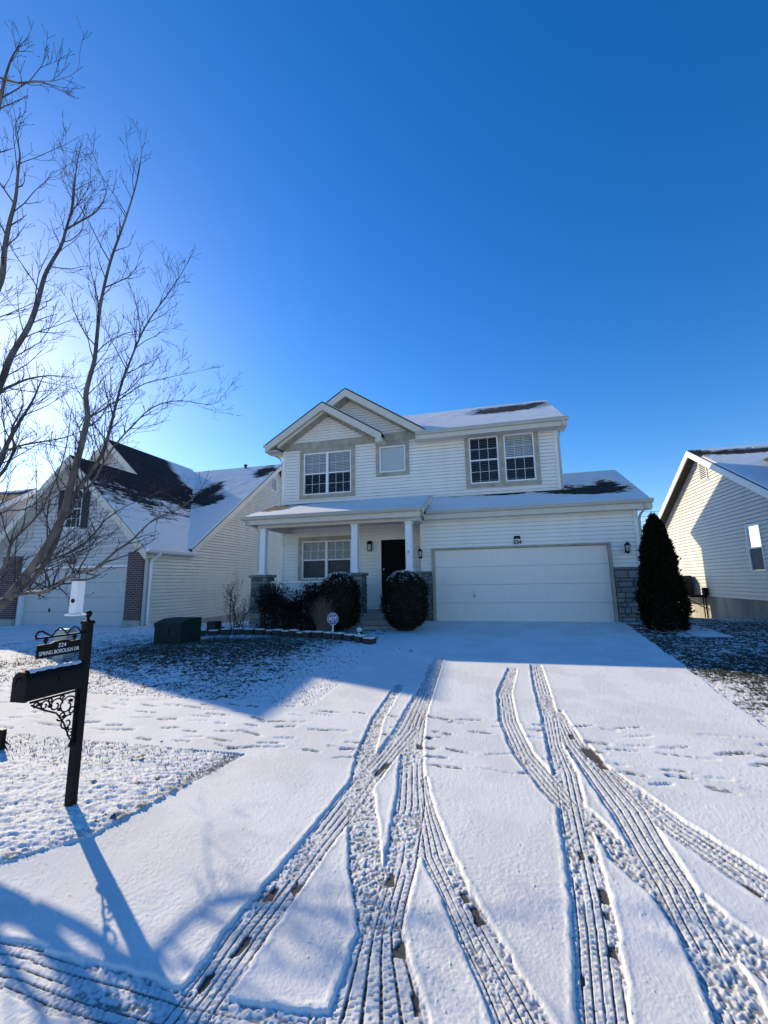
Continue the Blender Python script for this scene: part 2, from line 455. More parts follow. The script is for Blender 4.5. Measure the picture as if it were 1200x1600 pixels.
def leaf_cloud(pts, nrm, size, asp=.6, jitter=.7):
    """one small bent leaf quad per point"""
    n = len(pts)
    d = nrm+rng.normal(0, jitter, (n, 3)); d /= np.linalg.norm(d, axis=1)[:, None]
    r = rng.normal(0, 1, (n, 3)); u = np.cross(d, r); u /= np.linalg.norm(u, axis=1)[:, None]; w = np.cross(d, u)
    s = size*rng.uniform(.6, 1.3, (n, 1))
    a = pts-u*s; b = pts+w*s*asp*.5; c = pts+u*s; e = pts-w*s*asp*.5
    V = np.stack([a, b, c, e], 1).reshape(-1, 3)
    return V, np.arange(4*n).reshape(-1, 4)

# ------------------------------------------------------------------ lie of the land
LX = ([-11.3, -11.02, -10.87, -10.56, -9.62, -8.98, -6.8, -4.5, -2.4, 0], [-2.2, -1.30, -1.12, -.84, -.64, -.48, -.52, -.78, -1.0, -1.0])
RX = ([-11.3, -7.7, -5.66, -.82, 0], [4.6, 4.25, 4.5, 5.0, 5.1])
def gz(x, y):
    x = np.asarray(x, float); y = np.asarray(y, float)
    zd = np.where(y < 0, .036*np.maximum(y, -11.2), 0.0)
    zl = -.18+.018*np.clip(y, -11.2, 0)
    wl = sstep(-1.0, -4.6, x)
    z = zd*(1-wl)+zl*wl
    z = z+.13*np.exp(-(((x+4.6)/2.4)**2+((y+5.0)/2.0)**2))          # the low mound in the front lawn
    z = z-.50*sstep(0.2, 3.2, y)*sstep(-7.0, -9.0, x)                 # side yard drops to the rear
    z = z-.60*sstep(0.6, 7.5, y)*sstep(6.2, 8.6, x)
    lw = sstep(-.55, -1.3, x)*sstep(-9.5, -10.1, y)*sstep(-11.15, -10.75, y)
    z = z+.018*lw                                                     # grass verge stands proud of the kerb
    return z

# tyre tracks: left and right edge read along each wheel path, (lx,ly,rx,ry) bearings
TR = [
 ('lump', [(617,1072,632,1072),(580,1127,600,1127),(557,1180,587,1180),(545,1225,582,1225),(543,1293,592,1293),(544,1360,600,1360),(560,1460,630,1460)]),
 ('tread', [(678,1028,695,1028),(650,1083,677,1083),(617,1140,660,1140),(588,1180,625,1180),(543,1227,587,1232),(507,1272,558,1275),(465,1325,515,1330),(400,1403,468,1400),(343,1470,425,1462),(297,1537,378,1530),(235,1610,325,1610)]),
 ('tread', [(668,1040,692,1040),(655,1083,678,1083),(640,1120,667,1120),(627,1167,662,1167),(622,1213,664,1213),(617,1260,668,1260),(598,1353,655,1353),(580,1410,640,1410),(560,1460,632,1460),(545,1500,640,1500),(510,1600,674,1600),(500,1625,680,1625)]),
 ('tread', [(650,1225,664,1213),(653,1280,684,1277),(657,1340,710,1340),(687,1403,740,1405),(713,1473,782,1473),(743,1537,820,1537),(767,1600,860,1600),(776,1625,876,1625)]),
 ('tread', [(793,1046,809,1046),(776,1085,800,1085),(780,1129,809,1129),(800,1180,835,1180),(844,1239,880,1232),(872,1266,905,1262)]),
 ('tread', [(828,1040,846,1040),(833,1075,858,1075),(844,1118,871,1118),(853,1165,880,1167),(863,1213,903,1210),(870,1267,917,1265),(883,1353,938,1345),(890,1410,955,1405),(893,1460,967,1460),(897,1540,979,1540),(901,1600,988,1600),(903,1625,992,1625)]),
 ('tread', [(866,1118,876,1108),(880,1165,914,1165),(912,1213,958,1207),(951,1272,1010,1265),(985,1330,1045,1325),(1020,1390,1085,1385),(1050,1453,1118,1447),(1075,1500,1150,1500),(1092,1545,1180,1545),(1117,1600,1205,1600),(1125,1625,1220,1625)]),
 ('tread', [(905,1170,915,1160),(940,1212,950,1199),(987,1256,1030,1258),(1033,1300,1075,1290),(1100,1347,1140,1330),(1140,1378,1195,1366),(1190,1410,1250,1398)]),
 ('lump', [(890,1262,905,1255),(917,1287,940,1285),(958,1352,985,1328),(1017,1404,1060,1380),(1050,1453,1100,1440)]),
 ('lump', [(1080,1405,1097,1410),(1108,1447,1140,1440),(1135,1490,1200,1482),(1190,1540,1260,1530)]),
 ('tread', [(-40,1555,-40,1462),(35,1570,30,1476),(100,1600,100,1497),(180,1625,200,1523),(260,1650,290,1552),(330,1660,340,1565),(440,1680,440,1582),(520,1690,520,1590)]),
]
BARE = [(462,1392,13,.5),(428,1397,10,.5),(605,1197,8,.6),(590,1210,8,.8),(655,1168,8,.4),(930,1188,13,1.5),(893,1152,6,.9),(909,1340,8,.7),(943,1402,9,.8),(948,1434,8,.4),(911,1535,11,.8),
        (925,1345,7,.9),(955,1488,14,.3),(745,1432,10,.8),(728,1405,7,.5),(1105,1320,6,1.9),(1172,1392,8,1.5),(1130,1375,5,.8),(318,1540,16,.6),(650,1578,8,1.2),(612,1375,10,.5),(625,1483,16,.4),(380,1480,12,.9),(1090,1570,9,1.4),(505,1345,6,.7)]

def ground_pt(px, py):
    d = ray(px, py); t = 3.0
    for _ in range(30):
        p = CAM+d*t; t = t+(gz(p[0], p[1])-p[2])/d[2]*.8
    p = CAM+d*t
    return p

def polar_patch():
    r = [0.85]
    while r[-1] < 21:
        q = r[-1]; r.append(q+min(.045, max(.0042, q*q/(1.6*420)*.62)))
    r = np.array(r); a = np.linspace(-R(68), R(68), 1500)
    A, RR = np.meshgrid(a, r, indexing='ij')
    th = A-YAW
    X = CAM[0]+RR*np.sin(th); Y = CAM[1]+RR*np.cos(th)
    return X, Y, len(a), len(r)

def region(X, Y):
    """0 driveway 1 sidewalk 2 lawn 3 street 4 planting bed 5 neighbour drive"""
    L = np.interp(Y, *LX)+.05*(fbm(X*2, Y*2, 31)-.5); Rr = np.interp(Y, *RX)+.10*(fbm(X*2, Y*2, 32)-.5)
    g = np.full(X.shape, 2)
    g[(X > L) & (X < Rr)] = 0
    wb = .06*(fbm(X*2.5, Y*2.5, 37)-.5)
    g[(Y > -9.30+wb) & (Y < -7.92+wb) & ((X <= L) | (X >= Rr))] = 1
    g[(Y < -11.05+wb)] = 3
    bx = np.interp(X, [-6.7, -6.3, -5.8, -5.1, -4.4, -3.5, -2.8, -1.9, -1.3, -.92], [-2.3, -2.65, -2.35, -2.15, -2.15, -2.5, -3.0, -3.3, -3.6, -3.9])
    g[(X > -6.7) & (X < -.95) & (Y > bx) & (g != 0)] = 4
    g[(X > 4.95) & (X < 6.6) & (Y > -2.3) & (g != 0)] = 4
    g[(X > -16.3) & (X < -10.7) & (Y > -7.95)] = 5
    return g

def snow_surface(X, Y, g):
    """height above the lie of the land and how much snow covers it"""
    h = np.zeros_like(X); c = np.ones_like(X)
    smooth = (g == 0) | (g == 1) | (g == 3) | (g == 5)
    base = .0200+.005*(fbm(X*1.3, Y*1.3, 1)-.5)+.0024*(fbm(X*7, Y*7, 2, 4)-.5)+.0034*(fbm(X*62, Y*62, 3, 3)-.5)*sstep(.25, .6, fbm(X*4, Y*4, 8, 3))+.0014*(vnoise(X*130, Y*130, 4)-.5)
    # scattered crumbs
    cr = vnoise(X*55, Y*55, 9); base = base+.004*sstep(.93, .99, cr)
    h[:] = base
    tr = np.zeros_like(X); floor = np.full_like(X, .02); berm = np.zeros_like(X)
    for ti, (kind, rows) in enumerate(TR):
        P = [(ground_pt(l, ly)[:2], ground_pt(r_, ry)[:2]) for l, ly, r_, ry in rows]
        s0 = 0.0
        for (a0, b0), (a1, b1) in zip(P[:-1], P[1:]):
            c0, c1 = (a0+b0)/2, (a1+b1)/2; w0, w1 = np.linalg.norm(b0-a0)/2, np.linalg.norm(b1-a1)/2
            d = c1-c0; ln = np.linalg.norm(d); d = d/ln; nrm = np.array([-d[1], d[0]])
            # across direction measured from the edge points themselves (handles oblique rows)
            wid0 = abs((b0-a0)@nrm)/2; wid1 = abs((b1-a1)@nrm)/2
            m = max(wid0, wid1)+.12
            x0, x1 = min(c0[0], c1[0])-m-.1, max(c0[0], c1[0])+m+.1; y0, y1 = min(c0[1], c1[1])-m-.1, max(c0[1], c1[1])+m+.1
            sel = np.nonzero((X > x0) & (X < x1) & (Y > y0) & (Y < y1) & ((g == 0) | (g == 1) | (g == 3)))
            if not len(sel[0]): s0 += ln; continue
            xs, ys = X[sel], Y[sel]
            s = (xs-c0[0])*d[0]+(ys-c0[1])*d[1]; u = (xs-c0[0])*nrm[0]+(ys-c0[1])*nrm[1]
            ok = (s > -.012) & (s < ln+.012); t = np.clip(s/ln, 0, 1); w = wid0+(wid1-wid0)*t
            w = np.maximum(w, .055)
            ue = np.abs(u)+.026*(fbm(xs*16, ys*16, 40+ti, 4)-.5)
            ins = ok*sstep(w+.004, w-.006, ue)
            ss = s0+s; q = u/np.maximum(w, .05)
            rag = fbm(xs*11, ys*11, 50+ti, 3)
            groove = np.abs(((q*2.6+.06*fbm(ss*3, q*0+ti, 44, 2)+50.3) % 1)-.5)                      # lengthwise tread ribs
            rib = sstep(.07, .13, groove)
            sipe = ((ss/.030+.37*np.floor(q*2.6+.3)+.25*rag) % 1 < .28)*sstep(.34, .56, rag)
            chunk = vnoise(xs*46, ys*46, 60+ti); chunk2 = vnoise(xs*85, ys*85, 61+ti)
            tread = .0020+.0078*rib*(.62+.7*rag)-.0034*sipe+.0030*(chunk2-.5)+.0045*(chunk-.5)
            lump = .0030+.0060*sstep(.35, .75, chunk)+.0055*sstep(.4, .85, chunk2)
            mixl = sstep(.50, .60, .55*fbm(xs*2.6, ys*2.6, 70+ti, 2)+.45*fbm(ss*1.2, q*2.2+9, 71+ti, 2)) if kind == 'tread' else np.ones_like(xs)
            fl = tread*(1-mixl)+lump*mixl
            bm = ok*(np.exp(-((ue-w-.016)/.014)**2)*.0035)*(.2+1.3*rag)
            o = floor[sel]; better = ins > tr[sel]
            floor[sel] = np.where(ins > .5, np.where(tr[sel] > .5, np.minimum(o, fl+.002), fl), np.where(better, fl, o))
            tr[sel] = np.maximum(tr[sel], ins); berm[sel] = np.maximum(berm[sel], bm)
            s0 += ln
    h = h*(1-tr)+floor*tr+berm*(1-tr)
    # spots swept down to the paving
    for (px, py, rp, el) in BARE:
        p = ground_pt(px, py); q = ground_pt(px, py+12); rr = ground_pt(px+rp, py)
        d = np.array([CAM[0]-p[0], CAM[1]-p[1]]); d /= np.linalg.norm(d)
        # the strip follows the nearest wheel path
        best = None
        for kind, rows in TR:
            for (l0, ly0, r0, ry0), (l1, ly1, r1, ry1) in zip(rows[:-1], rows[1:]):
                a = ground_pt((l0+r0)/2, (ly0+ry0)/2)[:2]; b = ground_pt((l1+r1)/2, (ly1+ry1)/2)[:2]
                e = b-a; t = np.clip(((p[:2]-a)@e)/(e@e), 0, 1); dist = np.linalg.norm(a+t*e-p[:2])
                if best is None or dist < best[0]: best = (dist, e/np.linalg.norm(e))
        e = best[1]; n = np.array([-e[1], e[0]])
        ww = abs(rr[0]-p[0])*.72; lw = ww*(1.0+2.0*el)
        sel = np.nonzero((np.abs(X-p[0]) < lw+.2) & (np.abs(Y-p[1]) < lw+.2)); xs, ys = X[sel], Y[sel]
        s = (xs-p[0])*e[0]+(ys-p[1])*e[1]; u = (xs-p[0])*n[0]+(ys-p[1])*n[1]
        rr_ = np.maximum(np.abs(s)/lw, np.abs(u)/ww)+1.5*(fbm(xs*13, ys*13, 91, 3)-.5)
        k = sstep(1.0, .86, rr_*1.12)*(tr[sel] > .3)
        h[sel] = h[sel]*(1-k)+.0005*k
    thin = tr*sstep(.60, .68, fbm(X*5, Y*5, 93, 3))*.6
    slush = 1-tr*(1-sstep(.0022, .0068, h))*(.42+.30*fbm(X*3.1, Y*3.1, 95, 3))-.10*tr
    speck = 1-.75*sstep(.955, .985, vnoise(X*42, Y*42, 97))*sstep(.45, .65, fbm(X*1.7, Y*1.7, 98, 2))
    gray = 1-.10*sstep(.42, .62, fbm(X*2.3, Y*2.3, 99, 5))
    c = np.where(smooth, np.clip(sstep(.0006, .0026, h)*slush*speck*gray*(1-.5*thin*(h < .006)), 0, 1), c)
    # footprints along the sidewalk
    rs = np.random.default_rng(5)
    for row in [-8.05, -8.22, -8.45, -8.62, -8.86, -9.02, -9.15]:
        x = -12.0+rs.uniform(0, 1)
        while x < 9.0:
            if rs.uniform() < .72:
                fx, fy = x+rs.uniform(-.1, .1), row+rs.uniform(-.05, .05); la, lb = rs.uniform(.09, .20), rs.uniform(.022, .042); an = rs.uniform(-.35, .35)
                sel = np.nonzero((np.abs(X-fx) < .3) & (np.abs(Y-fy) < .15) & (tr < .4)); xs, ys = X[sel]-fx, Y[sel]-fy
                s = xs*math.cos(an)+ys*math.sin(an); u = -xs*math.sin(an)+ys*math.cos(an)
                waist = lb*(1-.28*np.exp(-((s/la)/.3)**2))
                e = np.sqrt((s/la)**2+(u/waist)**2)
                k = sstep(1.10, .7, e+.5*(fbm((xs+fx)*22, (ys+fy)*22, 3, 3)-.5)); dp = rs.uniform(.005, .015)
                h[sel] = np.maximum(h[sel]-dp*k, .0015)+.0022*np.exp(-((e-1.25)/.2)**2)*rs.uniform(0, 1)
                c[sel] = np.minimum(c[sel], 1-.85*k*(rs.uniform() < .6)*sstep(.40, .55, fbm((xs+fx)*30, (ys+fy)*30, 3)))
            x += rs.uniform(.26, .42)
    # turf
    lawn = (g == 2)
    near = sstep(-6.5, -9.0, Y)
    tuft = fbm(X*11, Y*17, 21, 4); big = fbm(X*1.1, Y*1.1, 23, 3); fine = fbm(X*38, Y*60, 25, 3)
    xr, yr_ = X*.94+Y*.34, Y*.94-X*.34
    drift = fbm(xr*17, yr_*52, 28, 4)
    hl = .012+.012*(tuft-.4)+.011*(fine-.5)+.028*(big-.5)*near+.012*(fbm(X*26, Y*75, 27, 3)-.5)+.026*(drift-.45)*(.35+.65*near)
    rightl = sstep(3.8, 5.0, X)
    patch = .43-.03*near-.03*sstep(-3, -7, Y)+rightl*.115+.16*(big-.5)
    mound = np.exp(-(((X+4.4)/2.6)**2+((Y+4.6)/2.3)**2))
    patch = patch+.185*mound-.10*sstep(-1.9, -1.0, X)*(1-rightl)
    cl = sstep(patch-.05, patch+.07, .34*drift+.22*tuft+.26*fine+.18*fbm(X*26, Y*75, 27, 3))
    Ld = np.interp(Y, *LX)-X
    edge = lawn*sstep(.11, .02, np.abs(Ld-.02))*(.35+.65*sstep(.4, .6, fbm(X*3, Y*3, 101, 3)))*sstep(-8.6, -9.6, Y)
    kerb = lawn*sstep(.16, .03, np.abs(Y+11.0))*(X < -1.2)
    rim = np.maximum(edge, kerb)
    hl = hl+.012*sstep(-9.6, -10.1, Y)*lawn*(X < 0)+.018*rim*(tuft-.35); cl = cl*(1-.75*rim*sstep(.44, .58, .5*tuft+.5*drift+.03))
    h = np.where(lawn, hl, h); c = np.where(lawn, cl, c)
    bed = (g == 4); cb = sstep(.46, .56, .5*tuft+.5*big+.04); h = np.where(bed, .01+.02*tuft, h); c = np.where(bed, cb, c)
    # shallow step where turf meets paving
    return h, c

def build_ground():
    X, Y, na, nr = polar_patch()
    g = region(X, Y); h, c = snow_surface(X, Y, g)
    Z = gz(X, Y)+h
    V = np.stack([X, Y, Z], -1).reshape(-1, 3); c = c.reshape(-1)
    idx = np.arange(na*nr).reshape(na, nr)
    Q = np.stack([idx[:-1, :-1], idx[:-1, 1:], idx[1:, 1:], idx[1:, :-1]], -1).reshape(-1, 4)
    # clockwise check: make faces look up
    a, b, d = V[Q[0, 0]], V[Q[0, 1]], V[Q[0, 3]]
    if np.cross(b-a, d-a)[2] < 0: Q = Q[:, ::-1]
    gq = g.reshape(-1)[Q[:, 0]]
    inside_house = (V[Q[:, 0], 0] > -5.5) & (V[Q[:, 0], 0] < 5.5) & (V[Q[:, 0], 1] > 1.3)
    Q = Q[~inside_house]; gq = gq[~inside_house]
    for k, name, m in ((0, 'driveway', 'drive'), (1, 'sidewalk', 'walk'), (2, 'lawn', 'lawn'), (3, 'street', 'drive'), (4, 'planting_bed', 'bed'), (5, 'driveway', 'walk')):
        q = Q[gq == k]
        if not len(q): continue
        u, inv = np.unique(q, return_inverse=True)
        me = np_mesh(name, V[u], inv.reshape(-1, 4), M[m], cover=c[u])
        o = link_mesh(name, me); o['kind'] = 'structure'
    # the wider ground
    t = np.concatenate([-np.geomspace(400, 24, 26), np.linspace(-22, 22, 90), np.geomspace(24, 400, 26)])
    GX, GY = np.meshgrid(t, t, indexing='ij'); GZ = gz(GX, GY)-.06
    V = np.stack([GX, GY, GZ], -1).reshape(-1, 3); n = len(t); idx = np.arange(n*n).reshape(n, n)
    Q = np.stack([idx[:-1, :-1], idx[1:, :-1], idx[1:, 1:], idx[:-1, 1:]], -1).reshape(-1, 4)
    cov = sstep(.22, .36, fbm(V[:, 0]*.8, V[:, 1]*.8, 77))
    o = link_mesh('ground', np_mesh('ground', V, Q, M['lawn'], cover=cov)); o['kind'] = 'structure'
    # grass blades through the snow
    n = 600000
    rr = 1.6*np.exp(rng.uniform(0, 1, n)*math.log(12/1.6)); th = rng.uniform(-R(52), R(52), n)-YAW
    x = CAM[0]+rr*np.sin(th); y = CAM[1]+rr*np.cos(th); gg = region(x, y); keep = gg == 2
    x, y, rr = x[keep], y[keep], rr[keep]
    hh, cc = snow_surface_lawn(x, y)
    p = np.where(cc < .5, .95, .10); p = np.where(y < -7.9, .15+.65*(cc < .5), p); p = np.where((y < -9.3) & (np.abs(np.interp(y, *LX)-x-.05) < .10), .75, p)
    k = rng.uniform(0, 1, len(x)) < p
    x, y, rr, hh = x[k], y[k], rr[k], hh[k]; n = len(x)
    L = rng.uniform(.012, .034, n)*(1+.04*rr); W = (.0008+.0006*rr)*rng.uniform(.7, 1.3, n)
    an = rng.uniform(0, 2*np.pi, n); le = rng.uniform(.2, 1.1, n)
    dx, dy = np.cos(an), np.sin(an); z = gz(x, y)+hh-.006
    b0 = np.stack([x-dy*W, y+dx*W, z], -1); b1 = np.stack([x+dy*W, y-dx*W, z], -1)
    tp = np.stack([x+dx*L*np.sin(le), y+dy*L*np.sin(le), z+L*np.cos(le)], -1)
    V = np.stack([b0, b1, tp], 1).reshape(-1, 3)
    o = link_mesh('grass', np_mesh('grass', V, np.arange(3*n).reshape(-1, 3), M['lawngrass'], smooth=False, nside=3)); o['kind'] = 'stuff'
    tag(o, 'brown winter grass blades poking through the thin snow', 'grass')

def snow_surface_lawn(x, y):
    X = x.reshape(1, -1); Y = y.reshape(1, -1)
    near = sstep(-6.5, -9.0, Y)
    tuft = fbm(X*11, Y*17, 21, 4); big = fbm(X*1.1, Y*1.1, 23, 3); fine = fbm(X*38, Y*60, 25, 3)
    xr, yr_ = X*.94+Y*.34, Y*.94-X*.34
    drift = fbm(xr*17, yr_*52, 28, 4)
    hl = .012+.012*(tuft-.4)+.011*(fine-.5)+.028*(big-.5)*near+.012*(fbm(X*26, Y*75, 27, 3)-.5)+.026*(drift-.45)*(.35+.65*near)
    rightl = sstep(3.8, 5.0, X)
    patch = .43-.03*near-.03*sstep(-3, -7, Y)+rightl*.115+.16*(big-.5)
    mound = np.exp(-(((X+4.4)/2.6)**2+((Y+4.6)/2.3)**2))
    patch = patch+.185*mound-.10*sstep(-1.9, -1.0, X)*(1-rightl)
    return hl[0], sstep(patch-.05, patch+.07, .34*drift+.22*tuft+.26*fine+.18*fbm(X*26, Y*75, 27, 3))[0]

build_ground()

# ------------------------------------------------------------------ building parts
def window(parent, x0, x1, z0, z1, y, cols=3, rows=2, sash=True, blind='slats', name='window', P=None, lower_grid=True, tilt=1.05):
    """double-hung unit; P maps (u,out,z) to world, out<0 is inside"""
    P = P or (lambda u, o, z: (u, y-o, z))
    def bx(mb, u0, u1, o0, o1, a, b):
        p = [P(u, o, z) for z in (a, b) for (u, o) in ((u0, o0), (u1, o0), (u1, o1), (u0, o1))]
        mb.add(p, [(0,1,2,3),(4,5,6,7),(0,1,5,4),(1,2,6,5),(2,3,7,6),(3,0,4,7)])
    fr = MB(); f = .045
    bx(fr, x0, x0+f, -.07, .022, z0, z1); bx(fr, x1-f, x1, -.07, .022, z0, z1)
    bx(fr, x0+f, x1-f, -.07, .020, z0, z0+f); bx(fr, x0+f, x1-f, -.07, .020, z1-f, z1)
    zm = (z0+z1)/2
    if sash:
        bx(fr, x0+f, x1-f, -.05, .012, zm-.022, zm+.022)
    o = fr.build(name, M['vinyl'], parent)
    gl = MB(); halves = [(z0+f, zm-.022, -.035), (zm+.022, z1-f, -.020)] if sash else [(z0+f, z1-f, -.02)]
    for a, b, d in halves: gl.quad(P(x0+f, d, a), P(x1-f, d, a), P(x1-f, d, b), P(x0+f, d, b))
    gl.build('pane', M['glass_porch' if blind == 'half' and cols > 1 else 'glass'], o)
    if cols > 1:
        mu = MB()
        for hi, (a, b, d) in enumerate(halves):
            if hi == 0 and sash and not lower_grid: continue
            for i in range(1, cols):
                u = x0+f+(x1-x0-2*f)*i/cols; bx(mu, u-.008, u+.008, d-.012, d-.003, a, b)
            for j in range(1, rows):
                zz = a+(b-a)*j/rows; bx(mu, x0+f, x1-f, d-.011, d-.004, zz-.008, zz+.008)
        if mu.v: mu.build('muntin', M['vinyl'], o)
    if blind == 'slats':
        bl = MB(); z = z1-f-.02
        while z > z0+f+.01:
            tl = tilt if z > zm else .12; ca, sa = math.cos(tl)*.030, math.sin(tl)*.030
            bl.quad(P(x0+f+.005, -.075-ca, z+sa), P(x1-f-.005, -.075-ca, z+sa), P(x1-f-.005, -.075+ca, z-sa), P(x0+f+.005, -.075+ca, z-sa)); z -= .058
        bl.build('blind', M['blind'], o)
    elif blind in ('shade', 'half'):
        bl = MB(); lo = z0+f if blind == 'shade' else zm-.03
        bl.quad(P(x0+f, -.075, lo), P(x1-f, -.075, lo), P(x1-f, -.075, z1-f), P(x0+f, -.075, z1-f)); bl.build('blind', M['shade' if blind == 'shade' else 'lace'], o)
        if blind == 'half' and cols > 1:
            vb = MB(); u = x0+f+.01
            while u < x1-f-.03: vb.quad(P(u, -.12, z0+f), P(u+.075, -.10, z0+f), P(u+.075, -.10, zm-.02), P(u, -.12, zm-.02)); u += .08
            vb.build('vertical_blind', M['vblind'], o)
    return o

def trim_ring(mb, x0, x1, z0, z1, y, w, out=.03, top=None, openings=()):
    """boards around an opening x0..x1,z0..z1 of width w (outside), butted end to end"""
    top = w if top is None else top
    mb.box(x0-w, x0, y-out, y, z0-w, z1+top); mb.box(x1, x1+w, y-out, y, z0-w, z1+top)
    mb.box(x0, x1, y-out+.002, y, z0-w, z0)
    if top > 0: mb.box(x0, x1, y-out+.002, y, z1, z1+top)

def gutter_mb(x0, x1, y0, ztop, h=.11, d=.11, axis='x'):
    """ogee gutter along x at front face y0 (or along y at face x0)"""
    mb = MB()
    prof = [(0, 0), (0, -.03), (.018, -.045), (.018, -.07), (.04, -h), (d, -h), (d, -.0), (d-.006, -.0), (d-.006, -h+.008), (.044, -h+.008), (.008, -.02), (.008, 0)]
    if axis == 'x': mb.prism([(y0+a, ztop+b) for a, b in prof], 'x', x0, x1)
    return mb

def lantern(parent, x, y, z, h=.34, name='wall_lantern'):
    """coach lantern on a bracket; z is its centre; wall at y"""
    c = (x, y-.12, z-h*.5); b = MB()
    b.lathe(c, [(.010, h*1.0), (.012, h*.93), (.03, h*.90), (.085, h*.70), (.09, h*.67), (.075, h*.66), (.02, h*.655)], 6)     # hood and spike
    b.lathe(c, [(.015, 0.0), (.03, h*.04), (.045, h*.10), (.055, h*.16), (.045, h*.19)], 6)                                  # lower cup
    for k in range(6):
        a = 2*math.pi*(k+.5)/6
        b.tube([(c[0]+.048*math.cos(a), c[1]+.048*math.sin(a), c[2]+h*.17), (c[0]+.075*math.cos(a), c[1]+.075*math.sin(a), c[2]+h*.67)], .006, 4)
    b.tube([(x, y, z-h*.30), (x, y-.05, z-h*.42), (x, y-.10, z-h*.46), (x, y-.12, z-h*.44)], .010, 6)
    b.box(x-.045, x+.045, y-.016, y, z-h*.42, z-h*.12)
    o = b.build(name, M['black'], parent)
    g = MB(); g.lathe(c, [(.042, h*.18), (.069, h*.66)], 6); g.build('glass', M['lampglass'], o)
    return o

def downspout(parent, pts, m='gutter', w=.035):
    mb = MB(); mb.tube(pts, w, 4); return mb.build('downspout', M[m], parent)

def snow_mask(bare, seed=0):
    """bare(S,T) > 0 where the shingles have melted free"""
    def f(S, T):
        n = fbm(S*1.6, T*5.5, seed, 4)-.5; n2 = fbm(S*5, T*18, seed+3, 3)-.5; row = ((T/.14) % 1)-.5
        return 1-sstep(-.16, .14, bare(S, T)+n*.75+n2*.55+row*.30)
    return f

def blob(cs, ct, rs, rt):
    return lambda S, T: 1-np.sqrt(((S-cs)/rs)**2+((T-ct)/rt)**2)
NOBARE = lambda S, T: np.full(S.shape, -9.0)

# ------------------------------------------------------------------ the house at 224
H = empty('house', (0, 1, -.05), 'two-storey cream sided house with a stone pillared porch and wide double garage door', 'house')
Pf = lambda u, o, z: (u, 1.0-o, z)
WINS = [(-4.88, -3.95, 4.38, 5.96), (-3.95, -3.02, 4.38, 5.96), (-1.96, -1.02, 5.00, 5.95), (1.17, 2.12, 4.36, 5.96), (2.30, 3.25, 4.36, 5.96),
        (-4.90, -3.96, 1.33, 2.68), (-3.96, -3.02, 1.33, 2.68)]
DOOR = (-1.95, -1.03, .45, 2.62)
holes = [(-4.88, -3.02, 4.38, 5.96), (-1.96, -1.02, 5.00, 5.95), (1.17, 2.12, 4.36, 5.96), (2.30, 3.25, 4.36, 5.96), (-4.90, -3.02, 1.33, 2.68), (DOOR[0], DOOR[1], .28, DOOR[3])]
siding([(-5.70, .28), (3.93, .28), (3.93, 6.14), (-5.70, 6.14)], holes, Pf).build('front_wall', M['siding'], H)
siding([(-5.35, 6.41), (-2.55, 6.41), (-3.95, 7.34)], [], Pf, c=.10).build('gable_wall', M['siding'], H)
siding([(-5.2, 6.38), (-.62, 6.38), (-3.11, 8.0)], [], lambda u, o, z: (u, 1.10-o, z), c=.10).build('gable_wall', M['siding'], H)
mb = MB()                                                       # the shell behind the lapped faces
mb.box(-5.70, -5.60, 1.02, 9.2, -.1, 5.85); mb.box(3.83, 3.93, 1.02, 9.2, -.1, 5.85); mb.box(-5.6, 3.83, 9.1, 9.2, -.1, 5.85)
mb.prism([(1.03, 5.85), (9.2, 5.85), (4.62, 8.35), (1.03, 6.28)], 'x', 3.83, 3.93); mb.prism([(1.03, 5.85), (9.2, 5.85), (4.62, 8.35), (1.03, 6.28)], 'x', -5.70, -5.60)
mb.box(-5.6, 3.83, 2.6, 8.1, -.1, .28)
mb.build('side_wall', M['siding'], H)
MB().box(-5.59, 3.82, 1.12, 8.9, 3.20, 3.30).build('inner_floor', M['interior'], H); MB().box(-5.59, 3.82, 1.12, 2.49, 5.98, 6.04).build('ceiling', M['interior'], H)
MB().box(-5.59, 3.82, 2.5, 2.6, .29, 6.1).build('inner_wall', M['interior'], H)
mb = MB()
for bx_ in ((-5.735, -5.64, .965, 1.04, .30, 6.12), (3.87, 3.965, .965, 1.04, 3.85, 5.95), (5.60, 5.715, -.03, .06, 1.50, 3.10)): MB().box(*bx_).build('corner_trim', M['siding'], H)
# taupe frieze and window surrounds
t = MB()
t.box(-5.62, -.60, .962, .998, 6.125, 6.40); t.box(-.60, 3.86, .966, .998, 6.10, 6.16)
t.box(-.60, 1.02, .964, .998, 5.965, 6.098); t.build('frieze_board', M['taupe'], H); t = MB()
trim_ring(t, -4.88, -3.02, 4.38, 5.96, .998, .145, out=.036, top=.16); t.build('window_trim', M['taupe'], H); t = MB()
trim_ring(t, -1.96, -1.02, 5.00, 5.95, .998, .13, out=.036, top=.17); t.build('window_trim', M['taupe'], H); t = MB()
t.box(1.03, 1.17, .962, .998, 4.21, 6.098); t.box(3.25, 3.39, .962, .998, 4.21, 6.098); t.box(2.12, 2.30, .963, .998, 4.36, 5.96)
t.box(1.17, 3.25, .964, .998, 4.21, 4.36); t.box(1.17, 3.25, .964, .998, 5.96, 6.098); t.build('window_trim', M['taupe'], H); t = MB()
trim_ring(t, -4.90, -3.02, 1.33, 2.68, .998, .14, out=.034, top=.15)
t.build('window_trim', M['taupe'], H)
for i, (a, b, c, d) in enumerate(WINS):
    if i == 2: window(H, a, b, c, d, 1.0, cols=1, sash=False, blind='shade')
    elif i >= 5: window(H, a, b, c, d, 1.0, cols=3, rows=2, blind='half', lower_grid=False)
    else: window(H, a, b, c, d, 1.0, cols=3, rows=2, tilt=(1.05 if i != 3 else .12))
